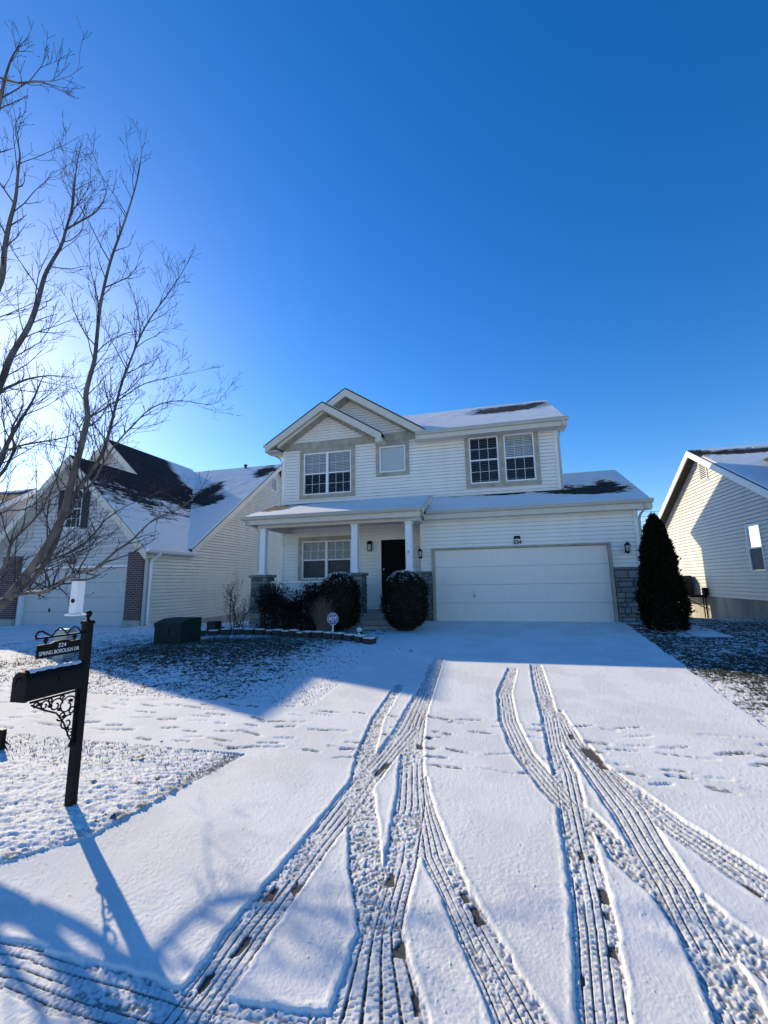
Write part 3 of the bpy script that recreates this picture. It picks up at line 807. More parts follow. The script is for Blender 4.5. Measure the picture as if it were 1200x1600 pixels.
# front door
fr = MB(); x0, x1, z0, z1 = DOOR
fr.box(x0-.10, x0, .955, 1.05, .30, z1+.10); fr.box(x1, x1+.10, .955, 1.05, .30, z1+.10); fr.box(x0, x1, .957, 1.05, z1, z1+.10)
fr.build('door_frame', M['siding'], H)
d = MB(); d.box(x0, x1, 1.02, 1.07, z0, z1)
for (u0, u1) in ((x0+.12, (x0+x1)/2-.05), ((x0+x1)/2+.05, x1-.12)):
    for (a, b) in ((z0+.2, z0+.75), (z0+.9, z0+1.55), (z0+1.68, z1-.14)): d.bbox(u0, u1, 1.004, 1.019, a, b, .006)
do = d.build('front_door', M['blackdoor'], H)
k = MB(); k.lathe((x0+.075, 1.0, z0+1.0), [(.001, -.028), (.02, -.02), (.028, 0), (.02, .02), (.001, .028)], 10); k.tube([(x0+.075, 1.02, z0+1.0), (x0+.075, .995, z0+1.0)], .014, 8)
k.build('door_handle', M['brass'], do); k = MB(); k.tube([(x0+.075, 1.02, z0+1.17), (x0+.075, .99, z0+1.17)], .027, 10); k.build('lock', M['brass'], do)
MB().box(x0-.02, x1+.02, .80, 1.0, .30, .449).build('door_step', M['concrete'], H)
MB().box(-5.72, -.42, -1.0, 1.02, -.3, .30).build('porch_floor', M['concrete'], H)
s = MB(); s.bbox(-2.0, -.75, -1.34, -1.002, -.3, .14, .012); o = s.build('step', M['concrete'], H)
s = MB(); s.bbox(-2.0, -.75, -1.70, -1.342, -.3, .02, .012); s.build('step', M['concrete'], H)
# stone piers and columns
for i, (x, w) in enumerate(((-5.44, .56), (-2.32, .56), (-.64, .52))):
    st = MB(); h = w/2
    core = (.115, .12, .12)
    st.box(x-h+.03, x+h-.03, -1.0+.03, -.44, -.3, 1.39, core)
    stone_face(st, x-h+.004, x+h-.004, -.22, 1.39, -.97, .03); stone_face(st, -.97, -.45, -.22, 1.39, x+h-.03, .03, 'x', 1); stone_face(st, -.97, -.45, -.22, 1.39, x-h+.03, .03, 'x', -1)
    st.bbox(x-h-.045, x+h+.045, -1.045, -.40, 1.392, 1.475, .012, (.17, .185, .19))
    st.build('stone_pier', M['stone'], H)
    p = MB(); r = .095; y = -.72
    p.box(x-r, x+r, y-r, y+r, 1.56, 2.90); p.bbox(x-r-.028, x+r+.028, y-r-.028, y+r+.028, 1.476, 1.558, .01); p.bbox(x-r-.024, x+r+.024, y-r-.024, y+r+.024, 2.902, 2.968, .01)
    p.build('porch_column', M['postw'], H)
MB().box(-.675, -.625, -.835, -.818, 2.02, 2.10).build('doorbell_camera', M['gutter'], H)
# porch rail
b = MB(); b.bbox(-5.16, -2.60, -.80, -.71, 1.20, 1.27, .01); b.box(-5.16, -2.60, -.78, -.73, .42, .47)
x = -5.08
while x < -2.63: b.box(x-.018, x+.018, -.773, -.737, .471, 1.199); x += .115
b.build('porch_railing', M['white'], H)
# porch roof, beam and ceiling
mb = MB(); mb.box(-5.62, -.30, -.86, -.62, 2.97, 3.16); mb.box(-5.60, -5.36, -.618, .99, 2.972, 3.16); mb.box(-.55, -.32, -.618, .99, 2.972, 3.14)
mb.build('porch_beam', M['fascia'], H)
mb = MB(); mb.box(-5.92, -.22, -1.10, -1.065, 3.06, 3.23); mb.box(-5.92, -5.885, -1.06, .98, 3.06, 3.23); mb.box(-5.88, -.25, -1.063, .98, 3.162, 3.19)
mb.prism([(-1.06, 3.16), (.97, 3.16), (.97, 3.94), (-1.06, 3.20)], 'x', -.262, -.23)
mb.build('porch_fascia', M['fascia'], H)
slab_roof('porch_roof', M['shingle'], H, (-6.0, -1.12, 3.30), (5.85, 0, 0), (0, 2.11, .76), snow_mask(lambda S, T: np.maximum(blob(0.25, 1.55, .9, .75)(S, T)*1.1-.12, blob(1.2, 2.2, 1.6, .28)(S, T)), 3), thick=.10)
MB().prism([(-1.14, 3.335), (-1.14, 3.16), (1.0, 3.93), (1.0, 4.10)], 'x', -.148, -.118).build('rake_board', M['fascia'], H)
gutter_mb(-6.02, -.15, -1.225, 3.325).build('gutter', M['gutter'], H)
downspout(H, [(-5.88, -1.13, 3.22), (-5.88, -1.12, 3.10), (-5.62, -.86, 2.96), (-5.57, -.80, 2.86), (-5.57, -.80, 1.48)])
# garage
gs = siding([(-.42, 1.50), (5.68, 1.50), (5.68, 3.12), (-.42, 3.12)], [(-.07, 4.96, 1.50, 2.19)], lambda u, o, z: (u, -o, z))
gs.build('garage_wall', M['siding'], H)
mb = MB(); mb.box(5.58, 5.68, .06, 5.9, -.3, 3.2); mb.box(-.42, -.32, .02, .98, -.3, 3.2); mb.box(-.32, 5.58, 5.8, 5.9, -.3, 3.2); mb.box(-.3, 5.55, .35, 5.7, 2.6, 2.68)
mb.prism([(0.02, 3.2), (5.55, 3.2), (2.78, 4.68)], 'x', 5.58, 5.68); mb.build('side_wall', M['siding'], H)
for (a, b_) in ((-.42, -.08), (4.97, 5.66)):
    st = MB(); st.box(a, b_, .0, .06, -.1, 1.43, (.12, .125, .125)); stone_face(st, a, b_, -.06, 1.42, 0, .035)
    if a > 0: stone_face(st, 0.0, .5, -.1, 1.42, 5.682, .03, 'x', 1)
    st.bbox(a-.02, b_+(.005 if a < 0 else .07), -.06, .0, 1.425, 1.50, .01, (.16, .16, .16)); st.build('stone_base', M['stone'], H)
t = MB(); t.box(-.075, .0, -.052, .10, -.02, 2.135); t.box(4.88, 4.955, -.052, .10, -.02, 2.135); t.box(-.075, 4.955, -.054, .10, 2.137, 2.195); t.build('garage_door_trim', M['taupe'], H)
g = MB()
for k_ in range(4): g.bbox(.002, 4.878, .045, .09, .012+k_*.531, .012+(k_+1)*.531-.004, .007)
go = g.build('garage_door', M['garage'], H)
k = MB(); k.tube([(1.15, .05, .86), (1.15, .02, .86)], .016, 8); k.build('lock', M['taupe'], go); k = MB(); k.tube([(1.15, .05, .76), (1.15, .03, .76)], .028, 10); k.tube([(1.15, .025, .76), (1.15, .02, .69)], .011, 6); k.build('handle', M['taupe'], go)
MB().box(0.01, 4.87, .03, .044, -.02, .014).build('door_seal', M['black'], go)
# garage roof
EV = lambda y: 3.30+.53*(y+.3)
slab_roof('garage_roof', M['shingle'], H, (-.20, -.30, 3.30), (6.22, 0, 0), (0, 2.95, .53*2.95), snow_mask(lambda S, T: np.maximum(np.maximum(blob(2.6, 1.55, 2.5, .42)(S, T)-.05, blob(5.0, 1.18, 1.35, .46)(S, T)), blob(5.5, 1.62, .55, .75)(S, T)-.25), 13), res=.035)
slab_roof('garage_roof', M['shingle'], H, (-.20, 5.60, 3.30), (6.22, 0, 0), (0, -2.95, .53*2.95), lambda S, T: np.ones(S.shape), res=.3)
t = MB(); t.box(-.24, 5.98, -.30, -.27, 3.06, 3.24); t.box(-.24, 5.98, -.268, .0, 3.10, 3.122)
t.prism([(-.29, 3.245), (-.29, 3.06), (0.1, 3.06), (2.65, 4.60), (2.65, 4.79)], 'x', 5.985, 6.02)
t.box(5.70, 5.984, -.268, .10, 3.06, 3.098); t.build('fascia', M['fascia'], H)
gutter_mb(-.16, 6.03, -.412, 3.325).build('gutter', M['gutter'], H)
downspout(H, [(5.84, -.34, 3.22), (5.84, -.33, 3.10), (5.75, -.10, 2.92), (5.74, -.03, 2.82), (5.74, -.03, .1)])
# main roof and front gables
RS = .575
slab_roof('main_roof', M['shingle'], H, (-6.05, .56, 6.16), (10.30, 0, 0), (0, 4.06, RS*4.06), snow_mask(lambda S, T: np.maximum(blob(8.7, 3.35, 1.55, .85)(S, T), blob(9.8, 3.9, .5, .5)(S, T)-.2), 23),
          clip=lambda S, T: (S > 5.46) | (T > 1.2))
slab_roof('main_roof', M['shingle'], H, (-6.05, 9.75, 5.66), (10.30, 0, 0), (0, -5.13, 8.495-5.66), lambda S, T: np.ones(S.shape), res=.3)
def gable_roof(xc, zc, xl, xr, yf, yb, s, over_wall, name):
    for sg, xe in ((-1, xl), (1, xr)):
        ze = zc-s*abs(xe-xc)
        slab_roof(name, M['shingle'], H, (xc, yf, zc), (0, yb-yf, 0), (xe-xc, 0, ze-zc), lambda S, T: np.full(S.shape, .0)+(T > .08)*1.0, thick=.03, res=.06)
        # rake fascia with its soffit
        f = MB(); zf = lambda x, d: zc-s*abs(x-xc)-d
        f.add([(xc, yf+.006, zf(xc, .042)), (xe, yf+.006, zf(xe, .042)), (xe, yf+.006, zf(xe, .31)), (xc, yf+.006, zf(xc, .31)),
               (xc, yf+.045, zf(xc, .042)), (xe, yf+.045, zf(xe, .042)), (xe, yf+.045, zf(xe, .31)), (xc, yf+.045, zf(xc, .31))], [(0,1,2,3),(7,6,5,4),(0,4,5,1),(1,5,6,2),(2,6,7,3)])
        f.build('rake_board', M['fascia'], H)
        q = MB(); q.quad((xc, yf+.045, zf(xc, .30)), (xe, yf+.045, zf(xe, .30)), (xe, over_wall, zf(xe, .30)), (xc, over_wall, zf(xc, .30))); q.build('soffit', M['taupe'], H)
gable_roof(-3.95, 7.70, -6.20, -1.75, .44, 3.3, .63, 1.0, 'gable_roof')
gable_roof(-3.11, 8.17, -5.75, -.26, .56, 4.2, .65, 1.1, 'gable_roof')
t = MB(); t.box(-.58, 4.22, .555, .585, 5.945, 6.12); t.box(-.58, 4.0, .587, 1.0, 5.955, 5.975); t.box(3.965, 4.19, .587, 1.2, 5.94, 5.955)
t.prism([(.57, 6.11), (.57, 5.94), (1.2, 5.94), (4.62, 8.02), (4.62, 8.40)], 'x', 4.19, 4.225)
t.bbox(-1.98, -1.72, .46, .97, 5.98, 6.10, .01); t.build('fascia', M['fascia'], H)
gutter_mb(-.57, 4.27, .44, 6.205).build('gutter', M['gutter'], H)
g = MB(); g.prism([(-6.28, 6.29), (-6.28, 6.19), (-6.18, 6.18), (-6.18, 6.29)], 'y', .46, 7.5); g.box(-6.18, -5.72, .5, 1.3, 6.02, 6.06); g.build('gutter', M['gutter'], H)
downspout(H, [(-6.22, .56, 6.20), (-6.20, .58, 6.06), (-5.85, .98, 5.86), (-5.80, 1.06, 5.70), (-5.80, 1.06, 3.9)])
downspout(H, [(4.10, .50, 6.10), (4.10, .52, 5.98), (4.02, .90, 5.80), (4.00, .96, 5.66), (4.00, .96, 4.02), (4.06, .80, 3.96)])
lantern(H, -.42, -.015, 2.05); lantern(H, 5.34, -.015, 2.03)
# box lantern beside the front door
b = MB(); b.box(-2.42, -2.26, .86, .985, 2.49, 2.56); b.box(-2.40, -2.28, .88, .985, 2.562, 2.60); b.box(-2.37, -2.31, .97, .99, 2.25, 2.49)
for (u, v) in ((-2.405, .875), (-2.275, .875), (-2.405, .965), (-2.275, .965)): b.box(u-.008, u+.008, v-.008, v+.008, 2.27, 2.489)
b.box(-2.41, -2.27, .868, .972, 2.255, 2.269); lo = b.build('porch_lantern', M['black'], H)
MB().box(-2.392, -2.288, .885, .955, 2.275, 2.480).build('glass', M['lampglass'], lo)
text_obj('house_number', '224', .155, M['blacktext'], H, front_at(2.47, -.022, 2.29), ext=.006, bold=.004)
pq = MB(); pq.box(2.37, 2.57, -.045, -.013, 2.405, 2.415); pq.box(2.375, 2.425, -.040, -.013, 2.33, 2.404) if 0 else None
pq.prism([(2.385, 2.385), (2.435, 2.385), (2.44, 2.425), (2.50, 2.425), (2.505, 2.385), (2.555, 2.385), (2.555, 2.475), (2.385, 2.475)], 'y', -.04, -.012); pq.build('number_plaque', M['black'], H)
MB().tube([(-5.83, 1.3, 4.0), (-5.83, 1.3, 4.22)], .04, 8).build('vent_pipe', M['vinyl'], H)

# ------------------------------------------------------------------ the neighbour at 226
N2 = empty('house', (-13.7, -.5, -.25), 'steep gabled house with brick piers', 'house')
N2['label'] = 'steep gabled house with dark shuttered window and red brick piers behind the bare tree'
Y2 = -.5; RX0, RZ0, M2 = -9.85, 2.42, .97
ridge1, ridge2 = -13.75, -15.75
z1_, z2_ = RZ0+M2*(RX0-ridge1), RZ0+M2*(RX0-ridge2)
P2 = lambda u, o, z: (u, Y2-o, z)
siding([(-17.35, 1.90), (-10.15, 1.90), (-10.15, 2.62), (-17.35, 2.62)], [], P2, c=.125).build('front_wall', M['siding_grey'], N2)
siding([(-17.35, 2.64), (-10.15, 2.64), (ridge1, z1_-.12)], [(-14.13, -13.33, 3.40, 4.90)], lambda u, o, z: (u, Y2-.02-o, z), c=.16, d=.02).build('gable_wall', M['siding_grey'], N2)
MB().box(-17.3, -10.2, Y2-.05, Y2-.021, 2.60, 2.70).build('trim_board', M['siding_grey'], N2)
window(N2, -14.13, -13.33, 3.40, 4.90, Y2-.02, cols=3, rows=2, blind=None)
for (a, b_) in ((-14.46, -14.16), (-13.30, -12.98)):
    s = MB(); s.box(a, b_, Y2-.075, Y2-.045, 3.36, 4.92); z = 3.42
    while z < 4.85: s.prism([(Y2-.075, z), (Y2-.09, z), (Y2-.075, z+.04)], 'x', a+.03, b_-.03); z += .05
    s.build('shutter', M['shutter'], N2)
g = MB()
for k_ in range(4): g.bbox(-15.85, -10.95, Y2+.10, Y2+.14, -.25+k_*.53, -.25+(k_+1)*.53-.005, .007)
g2 = g.build('garage_door', M['garage2'], N2); MB().box(-14.57, -14.53, Y2+.07, Y2+.10, .28, .42).build('handle', M['black'], g2)
t = MB(); t.box(-16.02, -15.851, Y2-.02, Y2+.12, -.25, 1.88); t.box(-10.949, -10.90, Y2-.02, Y2+.12, -.25, 1.88); t.box(-16.02, -10.90, Y2-.04, Y2+.12, 1.882, 1.95); t.build('garage_door_trim', M['white'], N2)
for (a, b_) in ((-10.88, -10.22), (-16.85, -16.03)):
    p = MB(); p.box(a, b_, Y2-.14, Y2+.05, .02, 2.40); q = p.build('brick_pier', M['brick'], N2)
    MB().box(a-.03, b_+.03, Y2-.17, Y2+.05, -.45, .018).build('pier_base', M['concrete'], q)
MB().box(-10.22, -10.12, Y2-.05, Y2+.10, -.2, 2.40).build('corner_trim', M['siding_right'], N2)
siding([(Y2+.02, -.18), (15.3, -.18), (15.3, 2.6), (8.46, 7.72), (1.3, 2.42), (Y2+.02, 2.42)], [(7.82, 8.42, 6.40, 7.10)], lambda u, o, z: (-10.1+o, u, z), c=.125).build('side_wall', M['siding_tan'], N2)
MB().box(-10.22, -10.11, Y2+.1, 15.2, -1.6, -.18).build('foundation', M['foundation'], N2)
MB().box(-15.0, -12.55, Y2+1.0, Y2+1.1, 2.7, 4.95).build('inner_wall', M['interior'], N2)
mb = MB(); mb.box(-17.4, -17.3, Y2+.05, 15.2, -.6, 2.6); mb.box(-17.3, -10.2, 15.1, 15.2, -.6, 2.6); mb.build('side_wall', M['siding_grey'], N2)
v = MB(); v.box(-10.098, -10.06, 7.76, 7.82, 6.34, 7.16); v.box(-10.098, -10.06, 8.42, 8.48, 6.34, 7.16); v.box(-10.098, -10.061, 7.82, 8.42, 6.34, 6.40); v.box(-10.098, -10.061, 7.82, 8.42, 7.10, 7.16)
z = 6.42
while z < 7.08: v.prism([(-10.13, z+.07), (-10.065, z), (-10.065, z+.012), (-10.13, z+.082)], 'y', 7.82, 8.42); z += .075
v.build('gable_vent', M['white'], N2)
# roofs: one slope shared by both gables, the other sides, and the main roof behind
ln = RX0-ridge1
SN = M2/math.hypot(1, M2)
slab_roof('gable_roof', M['shingle_dk'], N2, (RX0, Y2-.40, RZ0), (0, 3.25, 0), (ridge1-RX0, 0, z1_-RZ0), snow_mask(lambda S, T: (T-2.9-.25*np.sin(S*2))*.30, 33), res=.06, thick=.04,
          clip=lambda S, T: (RZ0+T*SN > 2.5+.757*(S+Y2-.40-1.3)) | (S+Y2-.40 < 1.35))
slab_roof('gable_roof', M['shingle_dk'], N2, (RX0, Y2+2.85, RZ0), (0, 5.9, 0), (ridge2-RX0, 0, z2_-RZ0), snow_mask(lambda S, T: np.maximum((T-3.0)*.30-np.maximum(S-2.6, 0)*1.2, np.maximum(blob(3.3, 4.3, .42, 2.2)(S, T), blob(3.6, 2.9, .62, .9)(S, T))), 34), res=.06,
          clip=lambda S, T: RZ0+T*SN > 2.5+.757*(S+Y2+2.85-1.3))
slab_roof('gable_roof', M['shingle_dk'], N2, (ridge1, Y2-.40, z1_), (0, 6, 0), (-3.9, 0, -3.9*M2), lambda S, T: np.ones(S.shape), res=.2, thick=.04)
slab_roof('gable_roof', M['shingle_dk'], N2, (ridge2, Y2+2.85, z2_), (0, 6, 0), (-3.2, 0, -3.2*M2), lambda S, T: np.ones(S.shape), res=.2, thick=.04)
siding([(-18.6, 5.1), (-12.9, 5.1), (ridge2, z2_-.2)], [], lambda u, o, z: (u, Y2+3.3-o, z), c=.14).build('gable_wall', M['siding_grey'], N2)
def rake(xc, zc, xl, xr, y, s, w, m, parent, d0=.02):
    f = MB()
    for xe in (xl, xr):
        zf = lambda x, d: zc-s*abs(x-xc)-d
        vs = [(xc, y, zf(xc, d0)), (xe, y, zf(xe, d0)), (xe, y, zf(xe, w)), (xc, y, zf(xc, w))]
        f.add(vs+[(a, y+.04, c) for a, _, c in vs], [(0,1,2,3),(7,6,5,4),(0,4,5,1),(1,5,6,2),(2,6,7,3)])
    f.build('rake_board', m, parent)
    q = MB()
    for xe in (xl, xr):
        zf = lambda x, d: zc-s*abs(x-xc)-d
        q.quad((xc, y+.041, zf(xc, w*.8)), (xe, y+.041, zf(xe, w*.8)), (xe, y+.46, zf(xe, w*.8)), (xc, y+.46, zf(xc, w*.8)))
    q.build('soffit', m, parent)
rake(ridge1, z1_, -17.6, RX0-.02, Y2-.42, M2, .36, M['fascia'], N2)
rake(ridge2, z2_, -18.5, -12.9, Y2+2.83, M2, .40, M['fascia'], N2)
PT = (5.11, 5.62)
MS = .757; ye, ze = 1.30, 2.60
slab_roof('main_roof', M['shingle'], N2, (-18, ye, ze), (8.22, 0, 0), (0, 8.46-ye, MS*(8.46-ye)), snow_mask(lambda S, T: np.maximum(blob(7.6, 8.0, .6, .8)(S, T), np.maximum(blob(PT[0]+.2, PT[1]-.2, .8, 1.5)(S, T), blob(PT[0]+.9, PT[1]-1.0, .9, .8)(S, T))), 35), res=.07)
slab_roof('main_roof', M['shingle'], N2, (-18, 15.62, ze), (8.22, 0, 0), (0, 8.46-15.62, MS*(8.46-ye)), lambda S, T: np.ones(S.shape), res=.4)
f = MB()
for ya, sg in ((ye, 1), (15.62, -1)):
    vs = [(-9.80, ya, ze-.03), (-9.80, 8.46, 7.99), (-9.80, 8.46, 7.72), (-9.80, ya+sg*.05, ze-.27)]
    f.add(vs+[(-9.76, b_, c) for _, b_, c in vs], [(0,1,2,3),(7,6,5,4),(0,4,5,1),(1,5,6,2),(2,6,7,3),(3,7,4,0)])
f.build('rake_board', M['siding_tan'], N2)
gt = MB(); gt.prism([(-9.86, 2.48), (-9.86, 2.38), (-9.78, 2.36), (-9.73, 2.44), (-9.73, 2.48)], 'y', Y2-.42, 1.75); gt.box(-10.09, -9.86, Y2-.38, 1.75, 2.34, 2.40); gt.build('gutter', M['white'], N2)
downspout(N2, [(-9.80, -.30, 2.40), (-9.82, -.32, 2.28), (-10.02, -.42, 2.10), (-10.04, -.44, 1.95), (-10.04, -.44, -.12)], 'white', .045)
text_obj('house_number', '226', .26, M['blacktext'], N2, front_at(-13.5, Y2-.03, 2.12), ext=.008, bold=.006)
MB().lathe((-12.0, 8.2, 7.9), [(.07, 0), (.07, .13), (.11, .14), (.11, .20)], 10).build('roof_vent', M['black'], N2)

# ------------------------------------------------------------------ the house beyond, far left
N3 = empty('house', (-23, 2.6, -.5), 'pale sided house at the left edge behind the tree, showing a snowy gable', 'house')
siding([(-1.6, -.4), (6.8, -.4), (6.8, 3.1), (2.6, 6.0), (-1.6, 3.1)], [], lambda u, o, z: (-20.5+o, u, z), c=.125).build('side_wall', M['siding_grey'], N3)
mb = MB(); mb.box(-28, -20.6, -1.6, -1.5, -.6, 3.0); mb.box(-28, -20.6, 6.7, 6.8, -.6, 3.0); mb.box(-28, -27.9, -1.5, 6.7, -.6, 3.0); mb.build('front_wall', M['siding_grey'], N3)
for ya, sg in ((-2.0, 1), (7.2, -1)):
    slab_roof('roof', M['shingle'], N3, (-28.3, ya, 2.86), (8.15, 0, 0), (0, 2.6-ya, .70*abs(2.6-ya)), snow_mask(lambda S, T: (np.abs(T-4.7)*-1.5+.9), 41), res=.12)
f = MB()
for ya, sg in ((-2.0, 1), (7.2, -1)):
    vs = [(-20.16, ya, 2.84), (-20.16, 2.6, 6.06), (-20.16, 2.6, 5.80), (-20.16, ya, 2.58)]
    f.add(vs+[(-20.12, b_, c) for _, b_, c in vs], [(0,1,2,3),(7,6,5,4),(0,4,5,1),(1,5,6,2),(2,6,7,3),(3,7,4,0)])
f.build('rake_board', M['white'], N3)

# ------------------------------------------------------------------ the neighbour on the right
N4 = empty('house', (13, 5, -.3), 'low white-trimmed gable house beyond the dark evergreen, its side wall half in shadow', 'house')
XW = 9.6
P4 = lambda u, o, z: (XW-o, u, z)
yr, zr, s4 = 5.12, 6.02, .565
siding([(-.6, .46), (10.9, .46), (10.9, 2.9), (yr, zr-.12), (-.6, 2.9)], [(2.03, 2.78, 1.33, 2.78), (4.62, 5.12, 4.80, 5.45)], P4, c=.125).build('side_wall', M['siding_right'], N4)
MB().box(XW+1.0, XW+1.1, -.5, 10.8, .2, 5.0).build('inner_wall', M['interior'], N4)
MB().box(XW+.02, XW+.2, -.6, 10.9, -1.4, .46).build('foundation', M['foundation'], N4)
mb = MB(); mb.box(XW+.05, 18, -.62, -.52, -1, 3.0); mb.box(XW+.05, 18, 10.8, 10.9, -1, 3.0); mb.box(17.9, 18, -.5, 10.8, -1, 3.0); mb.build('front_wall', M['siding_right'], N4)
for ya in (-.85, 11.09):
    slab_roof('roof', M['shingle'], N4, (9.28, ya, zr-s4*abs(yr-ya)), (9.0, 0, 0), (0, yr-ya, s4*abs(yr-ya)), snow_mask(lambda S, T: np.maximum(blob(1.5, 6.05, 1.6, .33)(S, T), blob(.1, 6.3, .5, .5)(S, T)), 51), res=.06)
f = MB()
for ya, sg in ((-.85, 1), (11.09, -1)):
    za = zr-s4*abs(yr-ya)
    vs = [(9.27, ya, za-.02), (9.27, yr, zr-.02), (9.27, yr, zr-.26), (9.27, ya, za-.26)]
    f.add(vs+[(9.23, b_, c) for _, b_, c in vs], [(0,1,2,3),(7,6,5,4),(0,4,5,1),(1,5,6,2),(2,6,7,3),(3,7,4,0)])
f.build('rake_board', M['white'], N4)
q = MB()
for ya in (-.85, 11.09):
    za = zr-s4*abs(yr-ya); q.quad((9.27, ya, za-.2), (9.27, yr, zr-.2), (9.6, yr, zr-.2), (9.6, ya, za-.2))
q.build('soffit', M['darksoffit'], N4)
wn = window(N4, 2.03, 2.78, 1.33, 2.78, 0, cols=1, blind='half', P=P4)
MB().quad(P4(2.08, -.012, 1.38), P4(2.73, -.012, 1.38), P4(2.73, -.012, 2.03), P4(2.08, -.012, 2.03)).build('insect_screen', M['screen'], wn)
v = MB(); 
for (a, b_, c, d_) in ((4.58, 4.62, 4.76, 5.49), (5.12, 5.16, 4.76, 5.49), (4.62, 5.12, 4.76, 4.80), (4.62, 5.12, 5.45, 5.49)): v.box(XW-.04, XW, a, b_, c, d_)
for i in range(9):
    z = 4.82+i*.07; v.prism([(XW+.03, z+.06), (XW-.035, z), (XW-.035, z+.01), (XW+.03, z+.07)], 'y', 4.62, 5.12)
v.build('gable_vent', M['white'], N4)
ub = empty('utility_unit', (9.2, 7.0, -.6), 'dark boxy utility unit on a braced wall bracket behind the tall evergreen', 'utility box')
b = MB(); b.bbox(8.95, 9.5, 6.75, 8.5, .42, 1.25, .02); b.build('cabinet', M['dark_box'], ub)
b = MB(); b.box(9.0, 9.58, 5.85, 6.74, .42, .50); b.box(9.45, 9.58, 5.75, 5.95, .50, .78)
b.tube([(9.52, 5.9, .42), (9.52, 5.9, -.35)], .025, 6); b.tube([(9.52, 6.1, .42), (9.52, 6.1, -.35)], .02, 6); b.tube([(9.1, 6.6, .40), (9.55, 5.95, -.02)], .022, 6); b.build('bracket', M['black'], ub)

# ------------------------------------------------------------------ planting
def clipped_shrub(name, c, rx, rz, h, n, label, cat, m, pw=2.6, size=.028, snow_n=1500, group=None):
    """dense clipped shrub: leaves through an outer shell of a rounded barrel, uneven outline, dark inside"""
    e = empty(name, c, label, cat, group)
    ph = rng.uniform(0, 2*np.pi, n); t = rng.uniform(-1, 1, n)
    k = np.power(np.clip(1-np.abs(t)**pw, 0, 1), 1/pw)
    lump = .72+.34*fbm(ph*2.3+3+c[0], t*3.2+7, 61)+.34*fbm(ph*7+c[0], t*10, 62)
    rad = rx*k*lump*np.power(rng.uniform(.62, 1.0, n), .45)*np.where(rng.uniform(0, 1, n) < .07, rng.uniform(1.02, 1.13, n), 1.0)
    zz = h*.5*(1+t*np.power(rng.uniform(.80, 1, n), .5)*(.93+.1*fbm(ph*3, t*3, 63)))
    P = np.stack([c[0]+rad*np.cos(ph), c[1]+rad*np.sin(ph), c[2]+zz], -1)
    Nn = np.stack([np.cos(ph)*k, np.sin(ph)*k, t*.9], -1)
    V, Q = leaf_cloud(P, Nn, size, .75)
    link_mesh('crown', np_mesh('crown', V, Q, m, smooth=False), e)
    b = MB()
    for i in range(7):
        a = 2*math.pi*i/7; b.tube([(c[0]+.05*math.cos(a), c[1]+.05*math.sin(a), c[2]-.05), (c[0]+rx*.5*math.cos(a), c[1]+rx*.5*math.sin(a), c[2]+h*.6)], [.018, .006], 5)
    b.build('stem', M['bark'], e)
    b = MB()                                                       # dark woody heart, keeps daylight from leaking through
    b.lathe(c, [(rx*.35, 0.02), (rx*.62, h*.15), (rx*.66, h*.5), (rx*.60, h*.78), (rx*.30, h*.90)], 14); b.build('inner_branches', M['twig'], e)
    if snow_n:
        ph = rng.uniform(0, 2*np.pi, snow_n); r = rx*np.sqrt(rng.uniform(0, .75, snow_n))
        clump = fbm(ph*3.2, r*9, 66) > .50; ph, r = ph[clump], r[clump]
        kk = np.power(np.clip(1-(r/rx)**pw, .02, 1), 1/pw)
        P = np.stack([c[0]+r*np.cos(ph), c[1]+r*np.sin(ph), c[2]+h*.5*(1+kk*1.0)-.02+rng.uniform(-.03, .03, len(r))], -1)
        V, Q = leaf_cloud(P, np.tile([[0, 0, 1.0]], (len(r), 1)), .024, 1.0, .35)
        link_mesh('snow_dusting', np_mesh('snow_dusting', V, Q, M['snow'], smooth=False), e)['kind'] = 'stuff'
    return e

clipped_shrub('shrub', (-2.36, -1.98, gz(-2.36, -1.98)), .535, .6, 1.60, 15000, 'tall clipped dark shrub with snow on its crown beside the middle stone pier', 'shrub', M['leaf'], group='clipped shrubs by the porch')
clipped_shrub('shrub', (-.56, -1.92, gz(-.56, -1.92)), .575, .6, 1.56, 15000, 'broad clipped dark shrub standing between the porch steps and garage door', 'shrub', M['leaf'], snow_n=1100, group='clipped shrubs by the porch')

